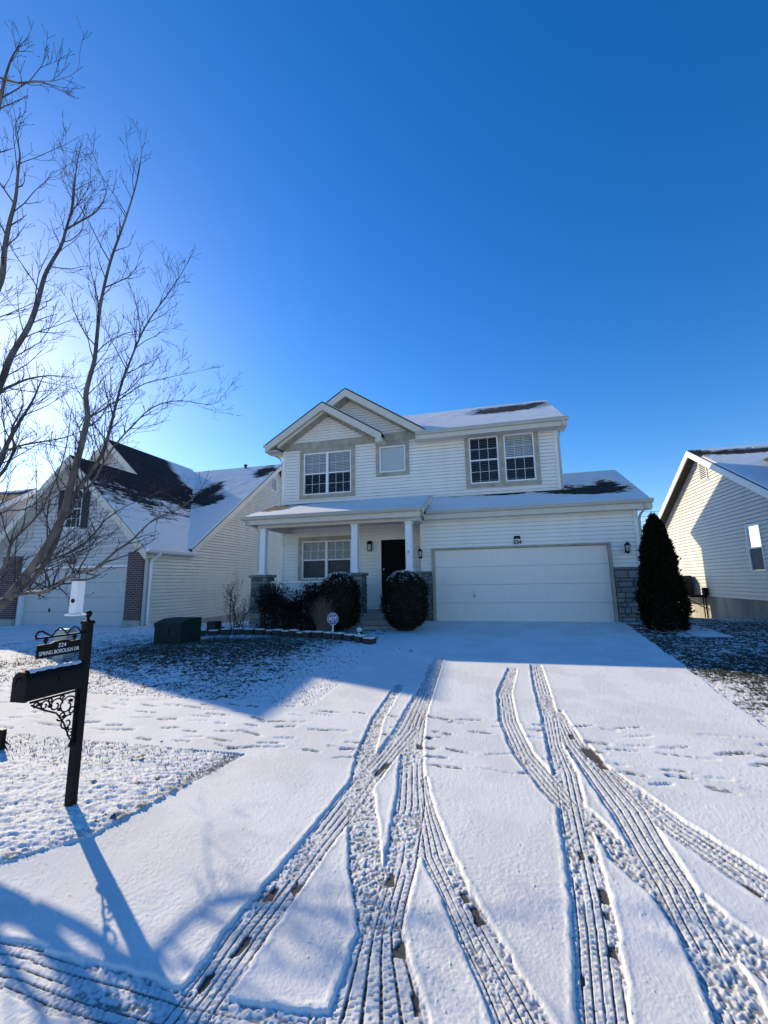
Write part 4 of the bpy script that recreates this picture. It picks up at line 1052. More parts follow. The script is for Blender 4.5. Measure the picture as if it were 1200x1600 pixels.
def arborvitae(c, h, r):
    e = empty('evergreen', c, 'tall dark conical evergreen at the right corner of the garage', 'evergreen')
    n = 26000
    t = np.power(rng.uniform(0, 1, n), .8); ph = rng.uniform(0, 2*np.pi, n)
    prof = np.interp(t, [0, .06, .2, .45, .7, .88, .96, 1.0], [.80, .98, 1.0, .84, .62, .40, .20, .04])
    lump = .62+.42*fbm(ph*2.3+1, t*11, 81)+.42*fbm(ph*5, t*34, 82)
    rad = r*prof*lump*np.power(rng.uniform(.55, 1, n), .4)*np.where(rng.uniform(0, 1, n) < .08, rng.uniform(1.03, 1.22, n), 1.0)
    z = h*t*(1+.02*rng.normal(0, 1, n))
    P = np.stack([c[0]+rad*np.cos(ph), c[1]+rad*np.sin(ph), c[2]+.04+z], -1)
    d = np.stack([np.cos(ph)*.7, np.sin(ph)*.7, np.full(n, .75)], -1)+rng.normal(0, .28, (n, 3)); d /= np.linalg.norm(d, axis=1)[:, None]
    w = np.cross(d, rng.normal(0, 1, (n, 3))); w /= np.linalg.norm(w, axis=1)[:, None]
    L = .055*rng.uniform(.6, 1.4, (n, 1)); W = L*.30
    V = np.stack([P-d*L*.3, P+w*W, P+d*L, P-w*W], 1).reshape(-1, 3)
    link_mesh('crown', np_mesh('crown', V, np.arange(4*n).reshape(-1, 4), M['leaf2'], smooth=False), e)
    b = MB(); b.tube([(c[0], c[1], c[2]-.1), (c[0], c[1], c[2]+h*.9)], [.07, .01], 7); b.build('trunk', M['bark'], e)
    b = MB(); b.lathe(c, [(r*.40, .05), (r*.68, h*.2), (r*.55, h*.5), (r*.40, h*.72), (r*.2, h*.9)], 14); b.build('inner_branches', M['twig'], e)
arborvitae((5.60, -1.45, float(gz(5.60, -1.45))), 2.66, .47)

def rose_bush(c, r, h, label):
    e = empty('rose_bush', c, label, 'bush', 'dark bushes in front of the porch railing')
    b = MB(); pts = []
    for i in range(40):
        a = random.uniform(0, 2*math.pi); q = random.uniform(.25, 1)*r; hh = h*random.uniform(.6, 1.0)
        p0 = Vector((c[0]+random.uniform(-.34, .34), c[1]+random.uniform(-.2, .2), c[2]-.03)); p3 = Vector((c[0]+q*math.cos(a), c[1]+q*math.sin(a)*.7, c[2]+hh))
        p1 = p0+Vector((0, 0, hh*.45))+(p3-p0)*.15; p2 = p0.lerp(p3, .65)+Vector((0, 0, hh*.12))
        ch = [p0, p1, p2, p3]; b.tube(ch, [.009, .007, .005, .003], 4)
        for _ in range(110):
            s = random.random()**.8; k = min(2, int(s*3)); f = s*3-k; p = ch[k].lerp(ch[k+1], f); pts.append(p+Vector((random.gauss(0, .075), random.gauss(0, .075), random.gauss(0, .06))))
    b.build('stem', M['twig'], e)
    P = np.array([tuple(p) for p in pts]); V, Q = leaf_cloud(P, np.tile([[0, -.4, .8]], (len(P), 1)), .036, .8)
    link_mesh('leaves', np_mesh('leaves', V, Q, M['rose'], smooth=False), e)
for (x, y, r, h, l) in ((-4.75, -1.45, .55, 1.45, 'dark leggy rose bush beside the left stone pier'), (-4.0, -1.6, .55, 1.25, 'dark low rose bush in front of the middle of the porch railing'), (-3.35, -1.5, .5, 1.40, 'dark rose bush tucked against the taller clipped shrub')):
    rose_bush((x, y, float(gz(x, y))), r, h, l)

def blades(name, c, r, h, n, m, label, cat, wid=.008, lean=.5, group=None):
    e = empty(name, c, label, cat, group)
    vs = []; q = []
    for i in range(n):
        a = random.uniform(0, 2*math.pi); q0 = r*.35*math.sqrt(random.random()); hh = h*random.uniform(.55, 1.05); le = lean*random.uniform(.1, 1)
        bx, by = c[0]+q0*math.cos(a), c[1]+q0*math.sin(a); d = (math.cos(a), math.sin(a)); w = (-d[1]*wid, d[0]*wid)
        prev = None
        for k in range(5):
            s = k/4; o = r*.75*le*s*s*2; z = c[2]+hh*(s-.28*le*s**3); ww = 1-s*.85
            vs += [(bx+d[0]*o+w[0]*ww, by+d[1]*o+w[1]*ww, z), (bx+d[0]*o-w[0]*ww, by+d[1]*o-w[1]*ww, z)]
            if k: b = len(vs)-4; q.append((b, b+1, b+3, b+2))
    link_mesh('leaves', np_mesh('leaves', np.array(vs), np.array(q), m, smooth=False), e)
    b = MB(); b.lathe((c[0], c[1], c[2]-.03), [(r*.3, 0), (r*.36, .05), (r*.2, .10)], 9); b.build('root_clump', m, e)
    return e
blades('ornamental_grass', (-2.62, -2.45, float(gz(-2.62, -2.45))), .52, 1.02, 620, M['drygrass'], 'brown fountain of dry ornamental grass leaning on the clipped shrub', 'grass clump', .007, .55)
blades('garden_plant', (-1.72, -3.0, float(gz(-1.72, -3.0))), .26, .27, 130, M['sage'], 'small frosted grey-green tuft beside the security sign', 'plant', .005, .9)
blades('garden_plant', (-1.42, -3.05, float(gz(-1.42, -3.05))), .22, .25, 110, M['sage'], 'small frosted grey-green tuft just behind the garden statue', 'plant', .005, .9)

# crepe myrtle with seed heads against the neighbour's wall
def small_tree(base):
    e = empty('small_tree', base, 'slender bare multi-stem little tree with dark seed heads by the neighbouring side wall', 'tree')
    t = MB(); tw = MB(); pods = []
    B0 = Vector(base)
    def grow(p, d, L, r, lev):
        pts = [p]; q = p.copy(); dd = d.copy(); k = 5
        for i in range(k):
            dd = (dd+Vector((random.gauss(0, .13), random.gauss(0, .13), random.gauss(0, .05)+.05))).normalized(); q = q+dd*L/k; pts.append(q.copy())
        (t if lev == 0 else tw).tube(pts, [r*(1-.6*i/k) for i in range(k+1)], 5)
        if lev < 3:
            for i in range(2, k+1):
                for _ in range(1 if lev else 2):
                    nd = (dd+Vector((random.gauss(0, .55), random.gauss(0, .55), random.uniform(-.05, .5)))).normalized(); grow(pts[i], nd, L*random.uniform(.3, .48), r*.42, lev+1)
        if lev >= 2: pods.append(q)
    for (dx, dy) in ((-.32, .05), (-.02, -.12), (.16, .1), (-.12, .2)):
        grow(B0+Vector((dx*.2, dy*.2, -.05)), Vector((dx, dy, 1)).normalized(), random.uniform(.9, 1.1), .018, 0)
    t.build('trunk', M['bark'], e); tw.build('crown', M['twig'], e)
    P = np.array([tuple(p+Vector((random.gauss(0, .01),)*3)) for p in pods for _ in range(2)]); P += rng.normal(0, .012, P.shape)
    V, Q = leaf_cloud(P, np.tile([[0, 0, 1.0]], (len(P), 1)), .017, .9); link_mesh('seed_heads', np_mesh('seed_heads', V, Q, M['pod'], smooth=False), e)
small_tree((-5.72, -1.75, float(gz(-5.72, -1.75))))
def shoots(c, h, n, label):
    e = empty('bare_shrub', c, label, 'shrub'); b = MB()
    for i in range(n):
        p = Vector(c)+Vector((random.uniform(-.12, .12), random.uniform(-.1, .1), -.03)); d = Vector((random.gauss(0, .18), random.gauss(0, .18), 1)); pts = [p]
        for k in range(4): d = d+Vector((random.gauss(0, .2), random.gauss(0, .2), 0)); p = p+d.normalized()*h/4*random.uniform(.7, 1.1); pts.append(p)
        b.tube(pts, [.007, .006, .004, .003, .002], 4)
        for k in (2, 3): b.tube([pts[k], pts[k]+Vector((random.gauss(0, .1), random.gauss(0, .1), .14))], [.003, .002], 3)
    b.build('stem', M['twig'], e)
shoots((-5.95, -1.05, float(gz(-5.95, -1.05))), .85, 22, 'thin bare shrub of upright twigs against the left stone pier')

# ------------------------------------------------------------------ the street tree
def street_tree():
    base = (-4.85, -10.08, float(gz(-4.85, -10.08)))
    e = empty('bare_tree', base, 'large bare leafless tree spreading into view from the left edge', 'tree')
    D = 6.35
    def path(px, dd=0.0, d2=None):
        d2 = dd if d2 is None else d2; n = len(px)
        return [at(x, y, D+dd+(d2-dd)*i/(n-1)) for i, (x, y) in enumerate(px)]
    root = Vector((-4.85, -10.08, base[2]-.1)); crotch = Vector((-4.45, -9.82, .36))
    trunk = [root, Vector((-4.81, -10.05, -.16)), Vector((-4.66, -9.95, .09)), crotch]
    fork = at(10, 938, D)
    L = []
    L.append((trunk+[at(-60, 985, D), fork], [.22, .17, .145, .125, .105, .066]))
    A = path([(10, 938), (45, 893), (70, 858), (90, 822), (102, 795), (109, 762), (121, 720), (132, 675), (137, 650), (134, 620), (140, 590), (148, 560), (153, 510), (158, 470), (172, 410), (186, 370), (200, 330), (212, 290), (218, 262), (222, 232)], 0, -.6)
    L.append((A, list(np.interp(np.arange(len(A)), [0, 4, 8, 12, 19], [.056, .048, .038, .025, .005]))))
    L.append((path([(16, 932), (52, 905), (74, 872), (88, 845), (98, 812)], .1, .05), [.040, .036, .034, .032, .028]))
    L.append((path([(104, 792), (125, 760), (150, 726), (162, 704), (172, 670), (178, 645), (190, 600), (205, 560), (222, 520), (240, 490), (262, 460), (285, 425), (299, 398)], 0, .7), list(np.interp(np.arange(13), [0, 4, 12], [.036, .027, .004]))))
    L.append((path([(108, 800), (130, 772), (150, 745), (175, 702), (210, 662), (240, 636), (280, 626), (330, 632), (350, 617)], 0, .8), list(np.interp(np.arange(9), [0, 8], [.024, .003]))))
    L.append(([at(x, y, D+o) for x, y, o in [(22, 930, 0), (45, 926, -.6), (70, 924, -1.3), (100, 906, -2.1), (126, 894, -2.62), (150, 888, -2.72), (180, 862, -2.75), (205, 845, -2.7), (240, 812, -2.6), (282, 794, -2.5), (310, 770, -2.4)]], list(np.interp(np.arange(11), [0, 5, 10], [.030, .014, .003]))))
    L.append((path([(55, 893), (78, 876), (100, 867), (125, 855), (150, 830), (165, 812), (190, 795), (215, 783), (262, 764)], .1, 2.4), list(np.interp(np.arange(9), [0, 8], [.026, .005]))))
    L.append((path([(136, 655), (160, 640), (190, 622), (225, 600), (262, 590), (300, 582)], 0, .6), [.014, .012, .010, .008, .006, .003]))
    L.append((path([(148, 555), (168, 535), (200, 520), (235, 516)], 0, -.3), [.010, .008, .006, .003]))
    L.append(([crotch]+path([(-60, 720), (-14, 630), (4, 592), (18, 555), (44, 512), (58, 475), (67, 440), (76, 418), (95, 385), (104, 356), (114, 318), (117, 285), (121, 252), (128, 222)], .5, 1.0), [.08]+list(np.interp(np.arange(14), [0, 7, 13], [.055, .030, .004]))))
    L.append((path([(104, 358), (125, 346), (150, 331), (163, 310), (165, 295), (156, 268)], 1.0, .8), [.022, .018, .014, .010, .006, .003]))
    L.append(([crotch]+path([(-90, 640), (-30, 500), (1, 440), (7, 392), (14, 352), (24, 312), (28, 272), (31, 240), (25, 212)], -.4, -.8), [.07]+list(np.interp(np.arange(9), [0, 8], [.045, .005]))))
    L.append((path([(-60, 560), (-40, 330), (-15, 225), (2, 150), (9, 118), (21, 85), (40, 62)], -.6, -.9), list(np.interp(np.arange(7), [0, 6], [.036, .004]))))
    L.append((path([(-5, 120), (30, 130), (60, 128), (93, 136)], -.8, -1.0), [.016, .012, .008, .003]))
    L.append(([crotch]+path([(-90, 880), (-35, 790), (0, 722), (12, 692), (30, 660), (50, 628), (63, 598)], 1.1, 1.4), [.08]+list(np.interp(np.arange(7), [0, 6], [.058, .010]))))
    L.append((path([(-40, 650), (0, 613), (20, 602), (45, 592), (78, 587), (118, 590)], 1.2, 1.6), [.034, .028, .022, .017, .011, .004]))
    L.append((path([(-10, 712), (30, 697), (60, 691), (100, 684), (130, 672)], 1.1, .7), [.024, .018, .014, .010, .004]))
    L.append((path([(-20, 760), (6, 735), (22, 700), (18, 672), (36, 632), (30, 600)], 1.3, 1.5), [.03, .025, .02, .016, .011, .005]))
    L.append((path([(-40, 960), (-8, 905), (10, 880), (20, 845), (62, 800), (98, 720), (112, 640)], .4, .2), [.05, .032, .024, .018, .013, .008, .004]))
    L.append((path([(-30, 830), (5, 800), (40, 795), (85, 770)], .6, .3), [.02, .014, .010, .004]))
    wood = MB()
    twigs = [[], []]
    def mid(pts, rad):
        """smooth curve through the surveyed points (Catmull-Rom)"""
        P, Q = [], []; n = len(pts)
        for i in range(n-1):
            p0, p1, p2, p3 = pts[max(i-1, 0)], pts[i], pts[i+1], pts[min(i+2, n-1)]
            for k in range(4):
                t = k/4; P.append(.5*((2*p1)+(p2-p0)*t+(2*p0-5*p1+4*p2-p3)*t*t+(3*p1-p0-3*p2+p3)*t**3)); Q.append(rad[i]+(rad[i+1]-rad[i])*t)
        P.append(pts[-1]); Q.append(rad[-1])
        return P, Q
    tv, tf = [], []
    def twig(p, d, L_, r, lev):
        n = 4 if lev < 2 else 3
        pts = [p]; q = p.copy(); dd = d.copy()
        for i in range(n):
            dd = (dd+Vector((random.gauss(0, .12), random.gauss(0, .12), random.gauss(0, .08)+.10))).normalized(); q = q+dd*(L_/n); pts.append(q.copy())
        rr = [max(.0019, r*(1-.72*i/n)) for i in range(n+1)]
        crown.tube(pts, rr, 4 if lev == 0 else 3, cap=False)
        if lev < 2:
            m = int(L_/(.15 if lev == 0 else .13))+1
            for k in range(m):
                s = random.uniform(.2, 1.0)*n; i = min(n-1, int(s)); pp = pts[i].lerp(pts[i+1], s-i); sd = (pts[i+1]-pts[i]).normalized()
                o = Vector((random.gauss(0, 1), random.gauss(0, 1), random.gauss(0, 1))); o = (o-sd*o.dot(sd)).normalized()
                twig(pp, (sd*.8+o*.65+Vector((0, 0, .15))).normalized(), L_*random.uniform(.28, .5), rr[i]*.6, lev+1)
        else:
            crown.tube([q, q+dd*.014, q+dd*.024], [.0022, .0034, .001], 3, cap=False)      # bud
    crown = MB()
    for li, (pts, rad) in enumerate(L):
        P, Q = mid(pts, [q*.80 for q in rad])
        wood.tube(P, Q, 8 if max(Q) > .03 else 6)
        if li in (0,): continue
        acc = 0; step = .09 if li in (3, 4, 5, 6, 7, 8) else .145
        for i in range(len(P)-1):
            seg = (P[i+1]-P[i]).length; acc += seg
            if Q[i] > .05 and li in (1, 2): continue
            while acc > step:
                acc -= step*random.uniform(.7, 1.3); sd = (P[i+1]-P[i]).normalized()
                o = Vector((random.gauss(0, 1), random.gauss(0, 1), random.gauss(0, 1))); o = (o-sd*o.dot(sd)).normalized()
                ln = random.uniform(.22, .92)*(1.0 if Q[i] > .010 else .55)*(.5 if li == 5 else 1.0)
                twig(P[i].lerp(P[i+1], random.random()), (sd*.75+o*.75+Vector((0, 0, .12))).normalized(), ln, min(.008, Q[i]*.5), 0)
        twig(P[-1], (P[-1]-P[-2]).normalized(), .25, Q[-1], 1)
    wood.build('trunk', M['bark'], e, smooth=True); crown.build('crown', M['twig'], e)
street_tree()

# bird feeder tube hung from the low branch
fp = at(121, 930, 3.72); hz = float(fp.z); q = .47        # a small tube feeder, q scales its parts
fe = empty('bird_feeder', (fp.x, fp.y, hz-.30*q), 'white bird feeder with a dark round hole hung from the low branch', 'bird feeder')
w_ = .060*q; b = MB(); b.prism([(fp.x-w_, fp.y-w_), (fp.x+w_, fp.y-w_), (fp.x+w_, fp.y+w_), (fp.x-w_, fp.y+w_)], 'z', hz-.27*q, hz+.21*q); b.build('body', M['feeder'], fe)
w_ = .078*q; b = MB(); b.bbox(fp.x-w_, fp.x+w_, fp.y-w_, fp.y+w_, hz+.211*q, hz+.24*q, .003); b.build('lid', M['wood'], fe)
w_ = .10*q; b = MB(); b.bbox(fp.x-w_, fp.x+w_, fp.y-w_, fp.y+w_, hz-.298*q, hz-.272*q, .003); b.build('tray', M['feeder'], fe)
td = Vector((CAM[0]-fp.x, CAM[1]-fp.y, 0)).normalized()
b = MB(); b.tube([(fp.x, fp.y-.061*q, hz-.08*q), (fp.x, fp.y-.068*q, hz-.08*q)], .032*q, 16); b.build('entrance_hole', M['black'], fe)
top = at(123, 897, 3.72)
b = MB(); b.tube([(fp.x, fp.y, hz+.235*q), (fp.x, fp.y, hz+.34*q)], .003, 5)
pts = [(fp.x+.06*q*math.cos(a)*td.y, fp.y-.06*q*math.cos(a)*td.x, hz+.40*q+.06*q*math.sin(a)) for a in np.linspace(math.pi, 2*math.pi, 9)]
b.tube(pts, .004, 6); b.tube([pts[-1], (pts[-1][0], pts[-1][1], top.z), (top.x, top.y, top.z+.02)], .003, 5); b.build('hanger', M['black'], fe)

# ------------------------------------------------------------------ mailbox and its hanging sign
MX, MY = -1.315, -10.33; mz = float(gz(MX, MY))
mb_ = empty('mailbox', (MX, MY, mz), 'black metal mailbox on a square post with scrolled bracket at the lawn edge', 'mailbox')
b = MB(); r = .027; b.box(MX-r, MX+r, MY-r, MY+r, mz-.25, .93); b.build('post', M['black'], mb_)
b = MB(); b.bbox(MX-.036, MX+.036, MY-.036, MY+.036, .931, .958, .006); b.lathe((MX, MY, .958), [(.018, 0), (.010, .010), (.009, .022), (.015, .028), (.022, .040), (.024, .052), (.022, .064), (.013, .074), (.003, .078)], 14); b.build('finial', M['black'], mb_, smooth=False)
b = MB(); y0, y1 = MY-.43, MY-r-.002; hw, zb, zt = .058, .485, .605
prof = [(MX-hw, zb), (MX+hw, zb), (MX+hw, zt)]+[(MX+hw*math.cos(a), zt+hw*math.sin(a)) for a in np.linspace(0, math.pi, 13)[1:-1]]+[(MX-hw, zt)]
b.prism(prof, 'y', y0, y1); body = b.build('mailbox_body', M['black'], mb_)
b = MB(); prof2 = [(MX+(x-MX)*1.06, .54+(z-.54)*1.06) for x, z in prof]; b.prism(prof2, 'y', y0-.02, y0-.001); b.tube([(MX, y0-.02, .63), (MX, y0-.04, .63), (MX, y0-.045, .60)], .006, 6); b.build('door', M['black'], body)
b = MB(); b.box(MX+hw+.002, MX+hw+.008, y0+.20, y0+.235, .57, .60); b.build('flag', M['black'], body)
# snow lying along the rounded top
b = MB(); pp = []
n = 14
for i in range(n+1):
    yy = y0+.02+(y1-y0-.03)*i/n; w = random.uniform(.35, .62); hh = random.uniform(.008, .014)
    pp.append([(MX+hw*math.cos(a)*(1+hh*2*k), yy, zt+hw*math.sin(a)+(hh*k)) for a, k in ((math.pi/2+w, .1), (math.pi/2+w*.4, 1), (math.pi/2-w*.4, 1), (math.pi/2-w, .1))])
vs = sum(pp, []); fs = [(i*4+j, i*4+j+1, i*4+5+j, i*4+4+j) for i in range(n) for j in range(3)]
b.add(vs, fs); b.build('snow', M['snow'], body, smooth=True)
# cast scroll bracket under the box
b = MB(); xb = MX
def scroll(cy, cz, r0, r1, a0, a1, t=.0055, n=22):
    pts = []
    for i in range(n+1):
        s = i/n; a = a0+(a1-a0)*s; rr = r0+(r1-r0)*s; pts.append((xb, cy+rr*math.cos(a), cz+rr*math.sin(a)))
    b.tube(pts, [t]*(n+1), 6)
pb = MY-r
b.box(xb-.006, xb+.006, pb-.34, pb, .452, .464); b.box(xb-.006, xb+.006, pb-.012, pb, .10, .45)
scroll(pb-.075, .37, .07, .018, R(20), R(430)); scroll(pb-.065, .25, .055, .012, R(60), R(480)); scroll(pb-.16, .395, .050, .012, R(0), R(430)); scroll(pb-.24, .415, .036, .008, R(-20), R(420)); scroll(pb-.03, .17, .030, .006, R(60), R(460)); scroll(pb-.30, .43, .022, .006, R(0), R(400)); scroll(pb-.11, .31, .035, .008, R(200), R(600))
scroll(pb-.035, .325, .03, .01, R(0), R(360)); scroll(pb-.12, .435, .018, .006, R(0), R(400)); scroll(pb-.20, .44, .018, .006, R(90), R(450))
pts = [(xb, pb-.33, .44), (xb, pb-.24, .385), (xb, pb-.15, .34), (xb, pb-.09, .26), (xb, pb-.05, .17), (xb, pb-.012, .10)]; b.tube(pts, .006, 6)
for (yy, zz) in ((.20, .40), (.13, .36), (.09, .30), (.06, .21), (.27, .43), (.05, .40)): b.lathe((xb, pb-yy, zz-.012), [(.004, 0), (.015, .006), (.015, .018), (.004, .024)], 7)
b.lathe((xb, pb-.02, .07), [(.006, 0), (.016, .012), (.012, .03), (.004, .045)], 7)
b.build('bracket', M['black'], mb_)
b = MB(); zr_ = .872
b.tube([(xb, pb, zr_), (xb, pb-.33, zr_)], .007, 6)
for (ya, yb_) in ((.02, .13), (.13, .24)): b.tube([(xb, pb-ya, zr_+.004), (xb, pb-ya-.025, zr_+.036), (xb, pb-(ya+yb_)/2, zr_+.055), (xb, pb-yb_+.025, zr_+.038), (xb, pb-yb_, zr_+.004)], .0055, 6)
b.tube([(xb, pb-.24, zr_+.004), (xb, pb-.27, zr_+.02), (xb, pb-.31, zr_+.045), (xb, pb-.34, zr_+.042), (xb, pb-.352, zr_+.02), (xb, pb-.345, zr_-.003), (xb, pb-.33, zr_)], .0065, 6)
b.build('sign_arm', M['black'], mb_)
b = MB(); b.tube([(xb, pb-.04, zr_+.007), (xb, pb-.33, zr_+.007)], [.004]*2, 6); b.build('snow', M['snow'], mb_)
sg = empty('address_sign', (xb, pb-.18, .73), 'black hanging address sign with white house number and street name', 'sign')
b = MB(); b.prism([(pb-.335, .737), (pb-.02, .737), (pb-.02, .826), (pb-.10, .826), (pb-.13, .838), (pb-.22, .838), (pb-.25, .826), (pb-.335, .826)], 'x', xb-.006, xb+.006); b.build('plate', M['black'], sg)
for yy in (.07, .28):
    b = MB(); b.tube([(xb, pb-yy, zr_-.004), (xb, pb-yy, .828)], .008, 6); b.lathe((xb, pb-yy, .842), [(.008, 0), (.016, .006), (.016, .016), (.008, .022)], 8)
    b.build('hook', M['black'], sg)
text_obj('lettering', '224', .040, M['lettering'], sg, side_at(xb+.0075, pb-.165, .806), ext=.0012)
text_obj('lettering', 'SPRING BOROUGH DR', .0375, M['lettering'], sg, side_at(xb+.0075, pb-.178, .765), ext=.0012, squeeze=.76)

# the corner of the next mailbox stand, just in frame
mp = ground_pt(1, 1174)
e = empty('iron_stand', tuple(mp), 'dark cast iron ornament poking in at the left edge above the verge', 'ornament')
b = MB(); q = Vector(mp); b.box(q.x-.02, q.x+.02, q.y-.02, q.y+.02, q.z-.05, q.z+.20); b.build('post', M['black'], e)
b = MB(); 
for k in range(5):
    a = R(200+k*60); b.tube([q+Vector((0, 0, .08)), q+Vector((.035*math.cos(a), .0, .08+.035*math.sin(a))), q+Vector((.075*math.cos(a)+.03, 0, .05+.05*math.sin(a)))], [.014, .012, .004], 6)
b.build('scrollwork', M['black'], e)

# ------------------------------------------------------------------ garden edging, boxes and small things
EP = [(-.93, -3.88), (-1.3, -3.62), (-1.9, -3.32), (-2.8, -3.02), (-3.5, -2.55), (-4.4, -2.18), (-5.1, -2.16), (-5.8, -2.36), (-6.3, -2.66), (-6.62, -2.35)]
cum = [0]
for a, b_ in zip(EP[:-1], EP[1:]): cum.append(cum[-1]+math.dist(a, b_))
proto = None; k = 0; s = 0.05
def edging_block():
    e = empty('retaining_block', (0, 0, 0), 'dark retaining wall block capped with snow in the curved bed edging', 'block', 'retaining blocks edging the flower bed')
    b = MB(); b.prism([(-.12, -.10), (.12, -.10), (.142, -.04), (.10, .10), (-.10, .10), (-.142, -.04)], 'z', -.08, .15); b.build('body', M['block'], e)
    b = MB(); b.prism([(-.11, -.088), (.11, -.088), (.13, -.035), (.09, .092), (-.09, .092), (-.13, -.035)], 'z', .151, .170); b.build('snow', M['snow'], e)
    return e
while s < cum[-1]:
    x = np.interp(s, cum, [p[0] for p in EP]); y = np.interp(s, cum, [p[1] for p in EP]); x2 = np.interp(s+.05, cum, [p[0] for p in EP]); y2 = np.interp(s+.05, cum, [p[1] for p in EP])
    if proto is None: proto = edging_block(); o = proto
    else:
        o = proto.copy(); COL.objects.link(o)
        for ch in proto.children:
            c = ch.copy(); COL.objects.link(c); c.parent = o
    o.location = (x, y, float(gz(x, y))); o.rotation_euler.z = math.atan2(y2-y, x2-x)+math.pi+random.uniform(-.22, .22); o.location.z += random.uniform(-.03, .02)
    k += 1; s += .338
    o['label'] = 'dark retaining block with a snow cap in the curved flower bed edging'
proto['label'] = 'dark snow capped end block of the bed edging, nearest the driveway'

def transformer():
    c = Vector((-5.82, -3.95, float(gz(-5.82, -3.95))-.04))
    e = empty('utility_cabinet', c, 'large dark green utility cabinet on the shaded lawn by the neighbouring house', 'utility box', rz=0)
    W, Dp, Hh = .37, .36, .56
    b = MB(); b.prism([(c.y-Dp, c.z), (c.y+Dp, c.z), (c.y+Dp, c.z+Hh+.05), (c.y-.05, c.z+Hh+.05), (c.y-Dp, c.z+Hh-.03)], 'x', c.x-W, c.x+W); b.build('cabinet', M['green_box'], e)
    b = MB(); b.prism([(c.y-Dp-.015, c.z+Hh-.10), (c.y-Dp-.015, c.z+Hh-.025), (c.y-.055, c.z+Hh+.057), (c.y+Dp+.01, c.z+Hh+.057), (c.y+Dp+.01, c.z+Hh+.052), (c.y-.05, c.z+Hh+.052), (c.y-Dp-.002, c.z+Hh-.03), (c.y-Dp-.002, c.z+Hh-.10)], 'x', c.x-W-.012, c.x+W+.012); b.build('lid', M['green_box'], e)
    b = MB(); b.box(c.x-W-.08, c.x+W+.08, c.y-Dp-.08, c.y+Dp+.08, c.z-.12, c.z+.02); b.build('pad', M['concrete'], e)
    b = MB(); b.box(c.x-.03, c.x+.03, c.y-Dp-.03, c.y-Dp-.016, c.z+.30, c.z+.42); b.box(c.x+.10, c.x+.24, c.y-Dp-.006, c.y-Dp-.001, c.z+.26, c.z+.36); b.build('latch', M['dark_box'], e)
transformer()
c = Vector((-6.15, -2.05, float(gz(-6.15, -2.05))))
e = empty('meter_box', c, 'small dark stepped box between the green utility cabinet and the little tree', 'utility box')
b = MB(); b.bbox(c.x-.19, c.x+.11, c.y-.15, c.y+.15, c.z-.05, c.z+.36, .015); b.build('cabinet', M['dark_box'], e); b = MB(); b.bbox(c.x+.111, c.x+.24, c.y-.12, c.y+.12, c.z-.05, c.z+.20, .012); b.build('step', M['dark_box'], e)
c = Vector(ground_pt(98, 1030))
e = empty('cable_pedestal', c, 'pale beige cable pedestal standing on the lawn behind the address sign', 'pedestal')
b = MB(); b.box(c.x-.13, c.x+.13, c.y-.11, c.y+.11, c.z-.05, c.z+.36); b.build('base', M['beige'], e)
b = MB(); b.bbox(c.x-.145, c.x+.145, c.y-.125, c.y+.125, c.z+.361, c.z+.60, .03); b.build('cover', M['beige'], e)
c = Vector(ground_pt(247, 1068))
e = empty('meter_cover', c, 'dark round cover lying half buried in the shaded snowy lawn', 'cover')
b = MB(); b.lathe((c.x, c.y, c.z-.02), [(.24, 0), (.245, .022), (.22, .032), (.19, .028), (.185, .02), (.01, .018)], 24); b.build('lid', M['dark_box'], e)
# security sign
c = Vector(ground_pt(520, 999))
e = empty('security_sign', c, 'small blue octagonal security sign on a white stake in the flower bed', 'sign')
b = MB(); b.box(c.x-.017, c.x+.017, c.y-.006, c.y+.006, c.z-.1, c.z+.34); b.build('stake', M['white'], e)
zc = c.z+.475
def octo(r, y0_, y1_, m, nm):
    b = MB(); b.prism([(c.x+r*math.cos(R(22.5+45*i)), zc+r*math.sin(R(22.5+45*i))) for i in range(8)], 'y', y0_, y1_); return b.build(nm, m, e)
octo(.150, c.y-.008, c.y-.002, M['lettering'], 'border'); octo(.138, c.y-.012, c.y-.0085, M['signblue'], 'panel')
b = MB(); w = .095
for (x0, x1, z0, z1) in ((-w, w, .062, .068), (-w, -w+.006, -.055, .061), (w-.006, w, -.055, .061), (-w, w, -.062, -.056), (-.06, .06, .088, .102), (-.05, .05, -.092, -.082)): b.box(c.x+x0, c.x+x1, c.y-.0145, c.y-.0122, zc+z0, zc+z1)
b.build('lettering', M['lettering'], e)
text_obj('lettering', 'ADT', .115, M['lettering'], e, front_at(c.x, c.y-.014, zc), ext=.0015, bold=.004, squeeze=.92)
# statue
c = Vector(ground_pt(561, 1001)); c = Vector((c.x, c.y+.05, float(gz(c.x, c.y+.05))+.0))
e = empty('garden_statue', c, 'small black and white animal statue beside the end edging block', 'statue')
b = MB(); b.lathe(c, [(.085, -.02), (.095, .03), (.088, .09), (.066, .15), (.045, .19), (.03, .20)], 14, 1, .85); b.build('body', M['black'], e, smooth=True)
b = MB(); b.lathe((c.x, c.y-.015, c.z+.185), [(.02, 0), (.055, .02), (.066, .055), (.055, .09), (.02, .108)], 14); b.build('head', M['statue_l'], e, smooth=True)
b = MB()
for sx in (-1, 1): b.lathe((c.x+sx*.052, c.y, c.z+.265), [(.008, 0), (.024, .012), (.024, .03), (.008, .042)], 8)
b.build('ear', M['black'], e, smooth=True)
b = MB()
for sx in (-1, 1): b.lathe((c.x+sx*.045, c.y-.075, c.z-.015), [(.02, 0), (.036, .02), (.034, .05), (.015, .07)], 9)
b.lathe((c.x, c.y-.055, c.z+.07), [(.01, 0), (.048, .03), (.05, .07), (.012, .11)], 10, 1, .7); b.build('paw', M['statue_l'], e, smooth=True)
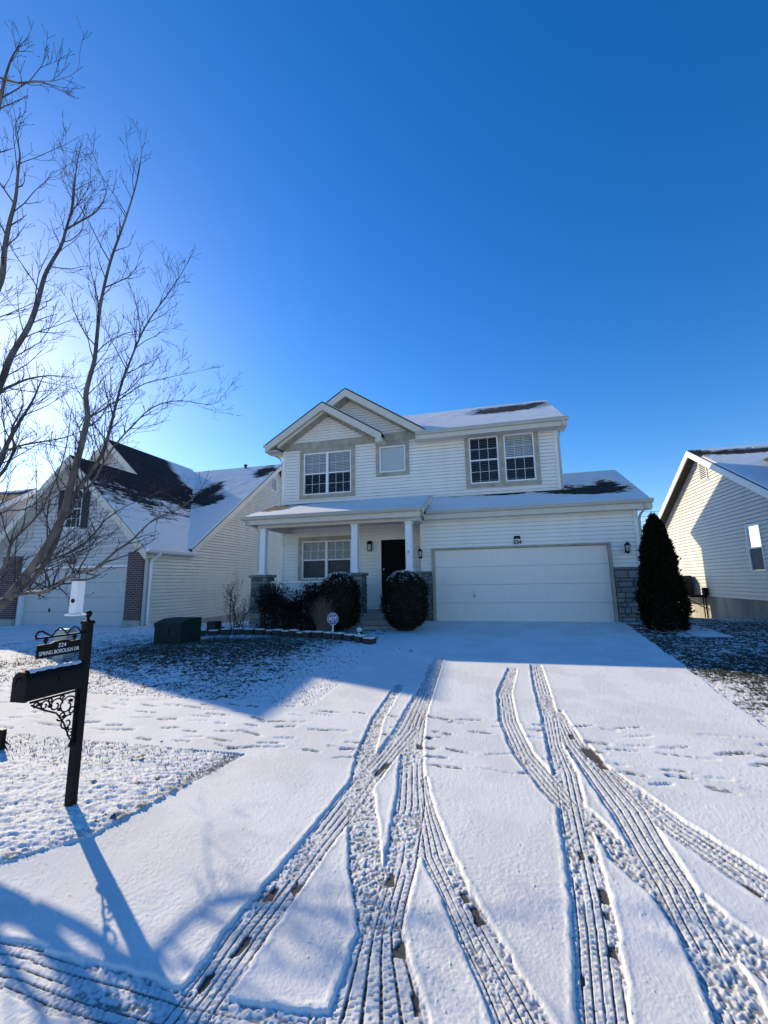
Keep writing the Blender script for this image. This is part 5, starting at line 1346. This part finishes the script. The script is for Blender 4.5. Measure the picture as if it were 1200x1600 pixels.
# fallen leaves and clods on the snow
prot = None
for i, (px, py, sz) in enumerate([(205, 1190, .035), (220, 1188, .05), (145, 1226, .035), (252, 1163, .022), (85, 1195, .03), (38, 1218, .028), (175, 1284, .05), (160, 1282, .035), (150, 1290, .03), (225, 1248, .03), (214, 1230, .03), (245, 1222, .035), (626, 1016, .05), (643, 1020, .07), (95, 1185, .03), (300, 1175, .02)]):
    g_ = ground_pt(px, py)
    if prot is None:
        b = MB(); n = 9; vs = [(0, 0, .25)]
        for k in range(n): a = 2*math.pi*k/n; rr = 1 if k % 2 else .55; vs.append((rr*math.cos(a), .8*rr*math.sin(a), .12+.4*random.random()))
        b.add(vs, [(0, 1+k, 1+(k+1) % n) for k in range(n)]); prot = b.build('fallen_leaf', M['leafbrown']); o = prot
    else: o = prot.copy(); COL.objects.link(o)
    o.location = (g_[0], g_[1], g_[2]+.022); o.scale = (sz, sz, sz); o.rotation_euler = (random.uniform(-.4, .4), random.uniform(-.4, .4), random.uniform(0, 6))
    tag(o, 'dark curled dead leaf lying on the snow', 'leaf', 'dead leaves scattered on the snow')

# far wires and poles behind the houses
def pole(x, y):
    z = float(gz(x, y)); e = empty('utility_pole', (x, y, z), 'plain wooden utility pole standing far behind the houses', 'pole', 'utility poles behind the houses')
    b = MB(); b.tube([(x, y, z-.5), (x, y, 10.2)], [.16, .11], 8); b.build('post', M['wood'], e); b = MB(); b.box(x-.06, x+.06, y-.9, y+.9, 9.3, 9.42); b.build('crossarm', M['wood'], e)
pole(11, 45); pole(75, 45)
def far_z(py): 
    d = ray(1035, py); t = (45-CAM[1])/d[1]; return CAM[2]+t*d[2]
for py, dy, l in ((803, -.8, 'topmost thin wire crossing the sky gap beside the evergreen'), (809, 0, 'middle thin wire crossing the sky gap beside the evergreen'), (816, .8, 'lowest thin wire crossing the sky gap beside the evergreen')):
    z = far_z(py); b = MB(); b.tube([(11+64*i/16, 45+dy, z+.5*((i-8)/8)**2) for i in range(17)], .022, 4); tag(b.build('power_line', M['wire']), l, 'wire', 'power lines behind the houses')
def far_tree(x, y, h, sd, label):
    random.seed(sd); z = float(gz(x, y)); e = empty('bare_tree', (x, y, z), label, 'tree'); t = MB(); tw = MB()
    def grow(p, d, L_, r, lev):
        pts = [p]; q = p.copy(); dd = d.copy()
        for i in range(4): dd = (dd+Vector((random.gauss(0, .1), random.gauss(0, .1), .06))).normalized(); q = q+dd*L_/4; pts.append(q.copy())
        (t if lev == 0 else tw).tube(pts, [r*(1-.6*i/4) for i in range(5)], 5 if lev < 2 else 3, cap=False)
        if lev < 4:
            for i in (1, 2, 3, 4):
                for _ in range(2 if lev else 3): grow(pts[i], (dd+Vector((random.gauss(0, .5), random.gauss(0, .5), random.uniform(0, .4)))).normalized(), L_*random.uniform(.4, .6), r*.45, lev+1) if random.random() < .8 else None
    grow(Vector((x, y, z-.1)), Vector((0, 0, 1)), h*.55, .14, 0); t.build('trunk', M['bark'], e); tw.build('crown', M['twig'], e)
far_tree(17.5, 24.0, 5.0, 3, 'distant bare tree showing in the gap behind the evergreen')

# ------------------------------------------------------------------ light, sky, camera
w = bpy.data.worlds.new('World'); SC.world = w; w.use_nodes = True
nt = w.node_tree; N, L = nt.nodes, nt.links; bg = N['Background']
sky = N.new('ShaderNodeTexSky'); sky.sky_type = 'NISHITA'; sky.sun_disc = False
EL = math.asin(SUN[2]); AZ = math.atan2(SUN[0], SUN[1])
sky.sun_elevation = EL; sky.sun_rotation = AZ
sky.air_density = 1.0; sky.dust_density = .20; sky.ozone_density = 3.0; sky.altitude = 200
hs = N.new('ShaderNodeHueSaturation'); hs.inputs['Hue'].default_value = .509; hs.inputs['Saturation'].default_value = 1.35; hs.inputs['Value'].default_value = 1.0
L.new(sky.outputs[0], hs.inputs['Color']); L.new(hs.outputs[0], bg.inputs['Color']); bg.inputs['Strength'].default_value = .115
sd = bpy.data.lights.new('sun', 'SUN'); sd.energy = 3.45; sd.angle = R(.53); sd.color = (1.0, .85, .58)
so = bpy.data.objects.new('sun', sd); COL.objects.link(so); so.rotation_euler = Vector(SUN).to_track_quat('Z', 'Y').to_euler(); so.location = Vector(SUN)*30
cd = bpy.data.cameras.new('camera'); co = bpy.data.objects.new('camera', cd); COL.objects.link(co); SC.camera = co
co.matrix_world = Matrix(((RT[0], UP[0], -FW[0], CAM[0]), (RT[1], UP[1], -FW[1], CAM[1]), (RT[2], UP[2], -FW[2], CAM[2]), (0, 0, 0, 1)))
cd.sensor_fit = 'HORIZONTAL'; cd.sensor_width = 36; cd.lens = F/1200*36; cd.clip_start = .05; cd.clip_end = 2000
SC.view_settings.view_transform = 'Standard'; SC.view_settings.look = 'None'; SC.view_settings.exposure = 0.88; SC.view_settings.gamma = 1
SC.cycles.max_bounces = 8; SC.cycles.transparent_max_bounces = 12
SC.cycles.use_denoising = True
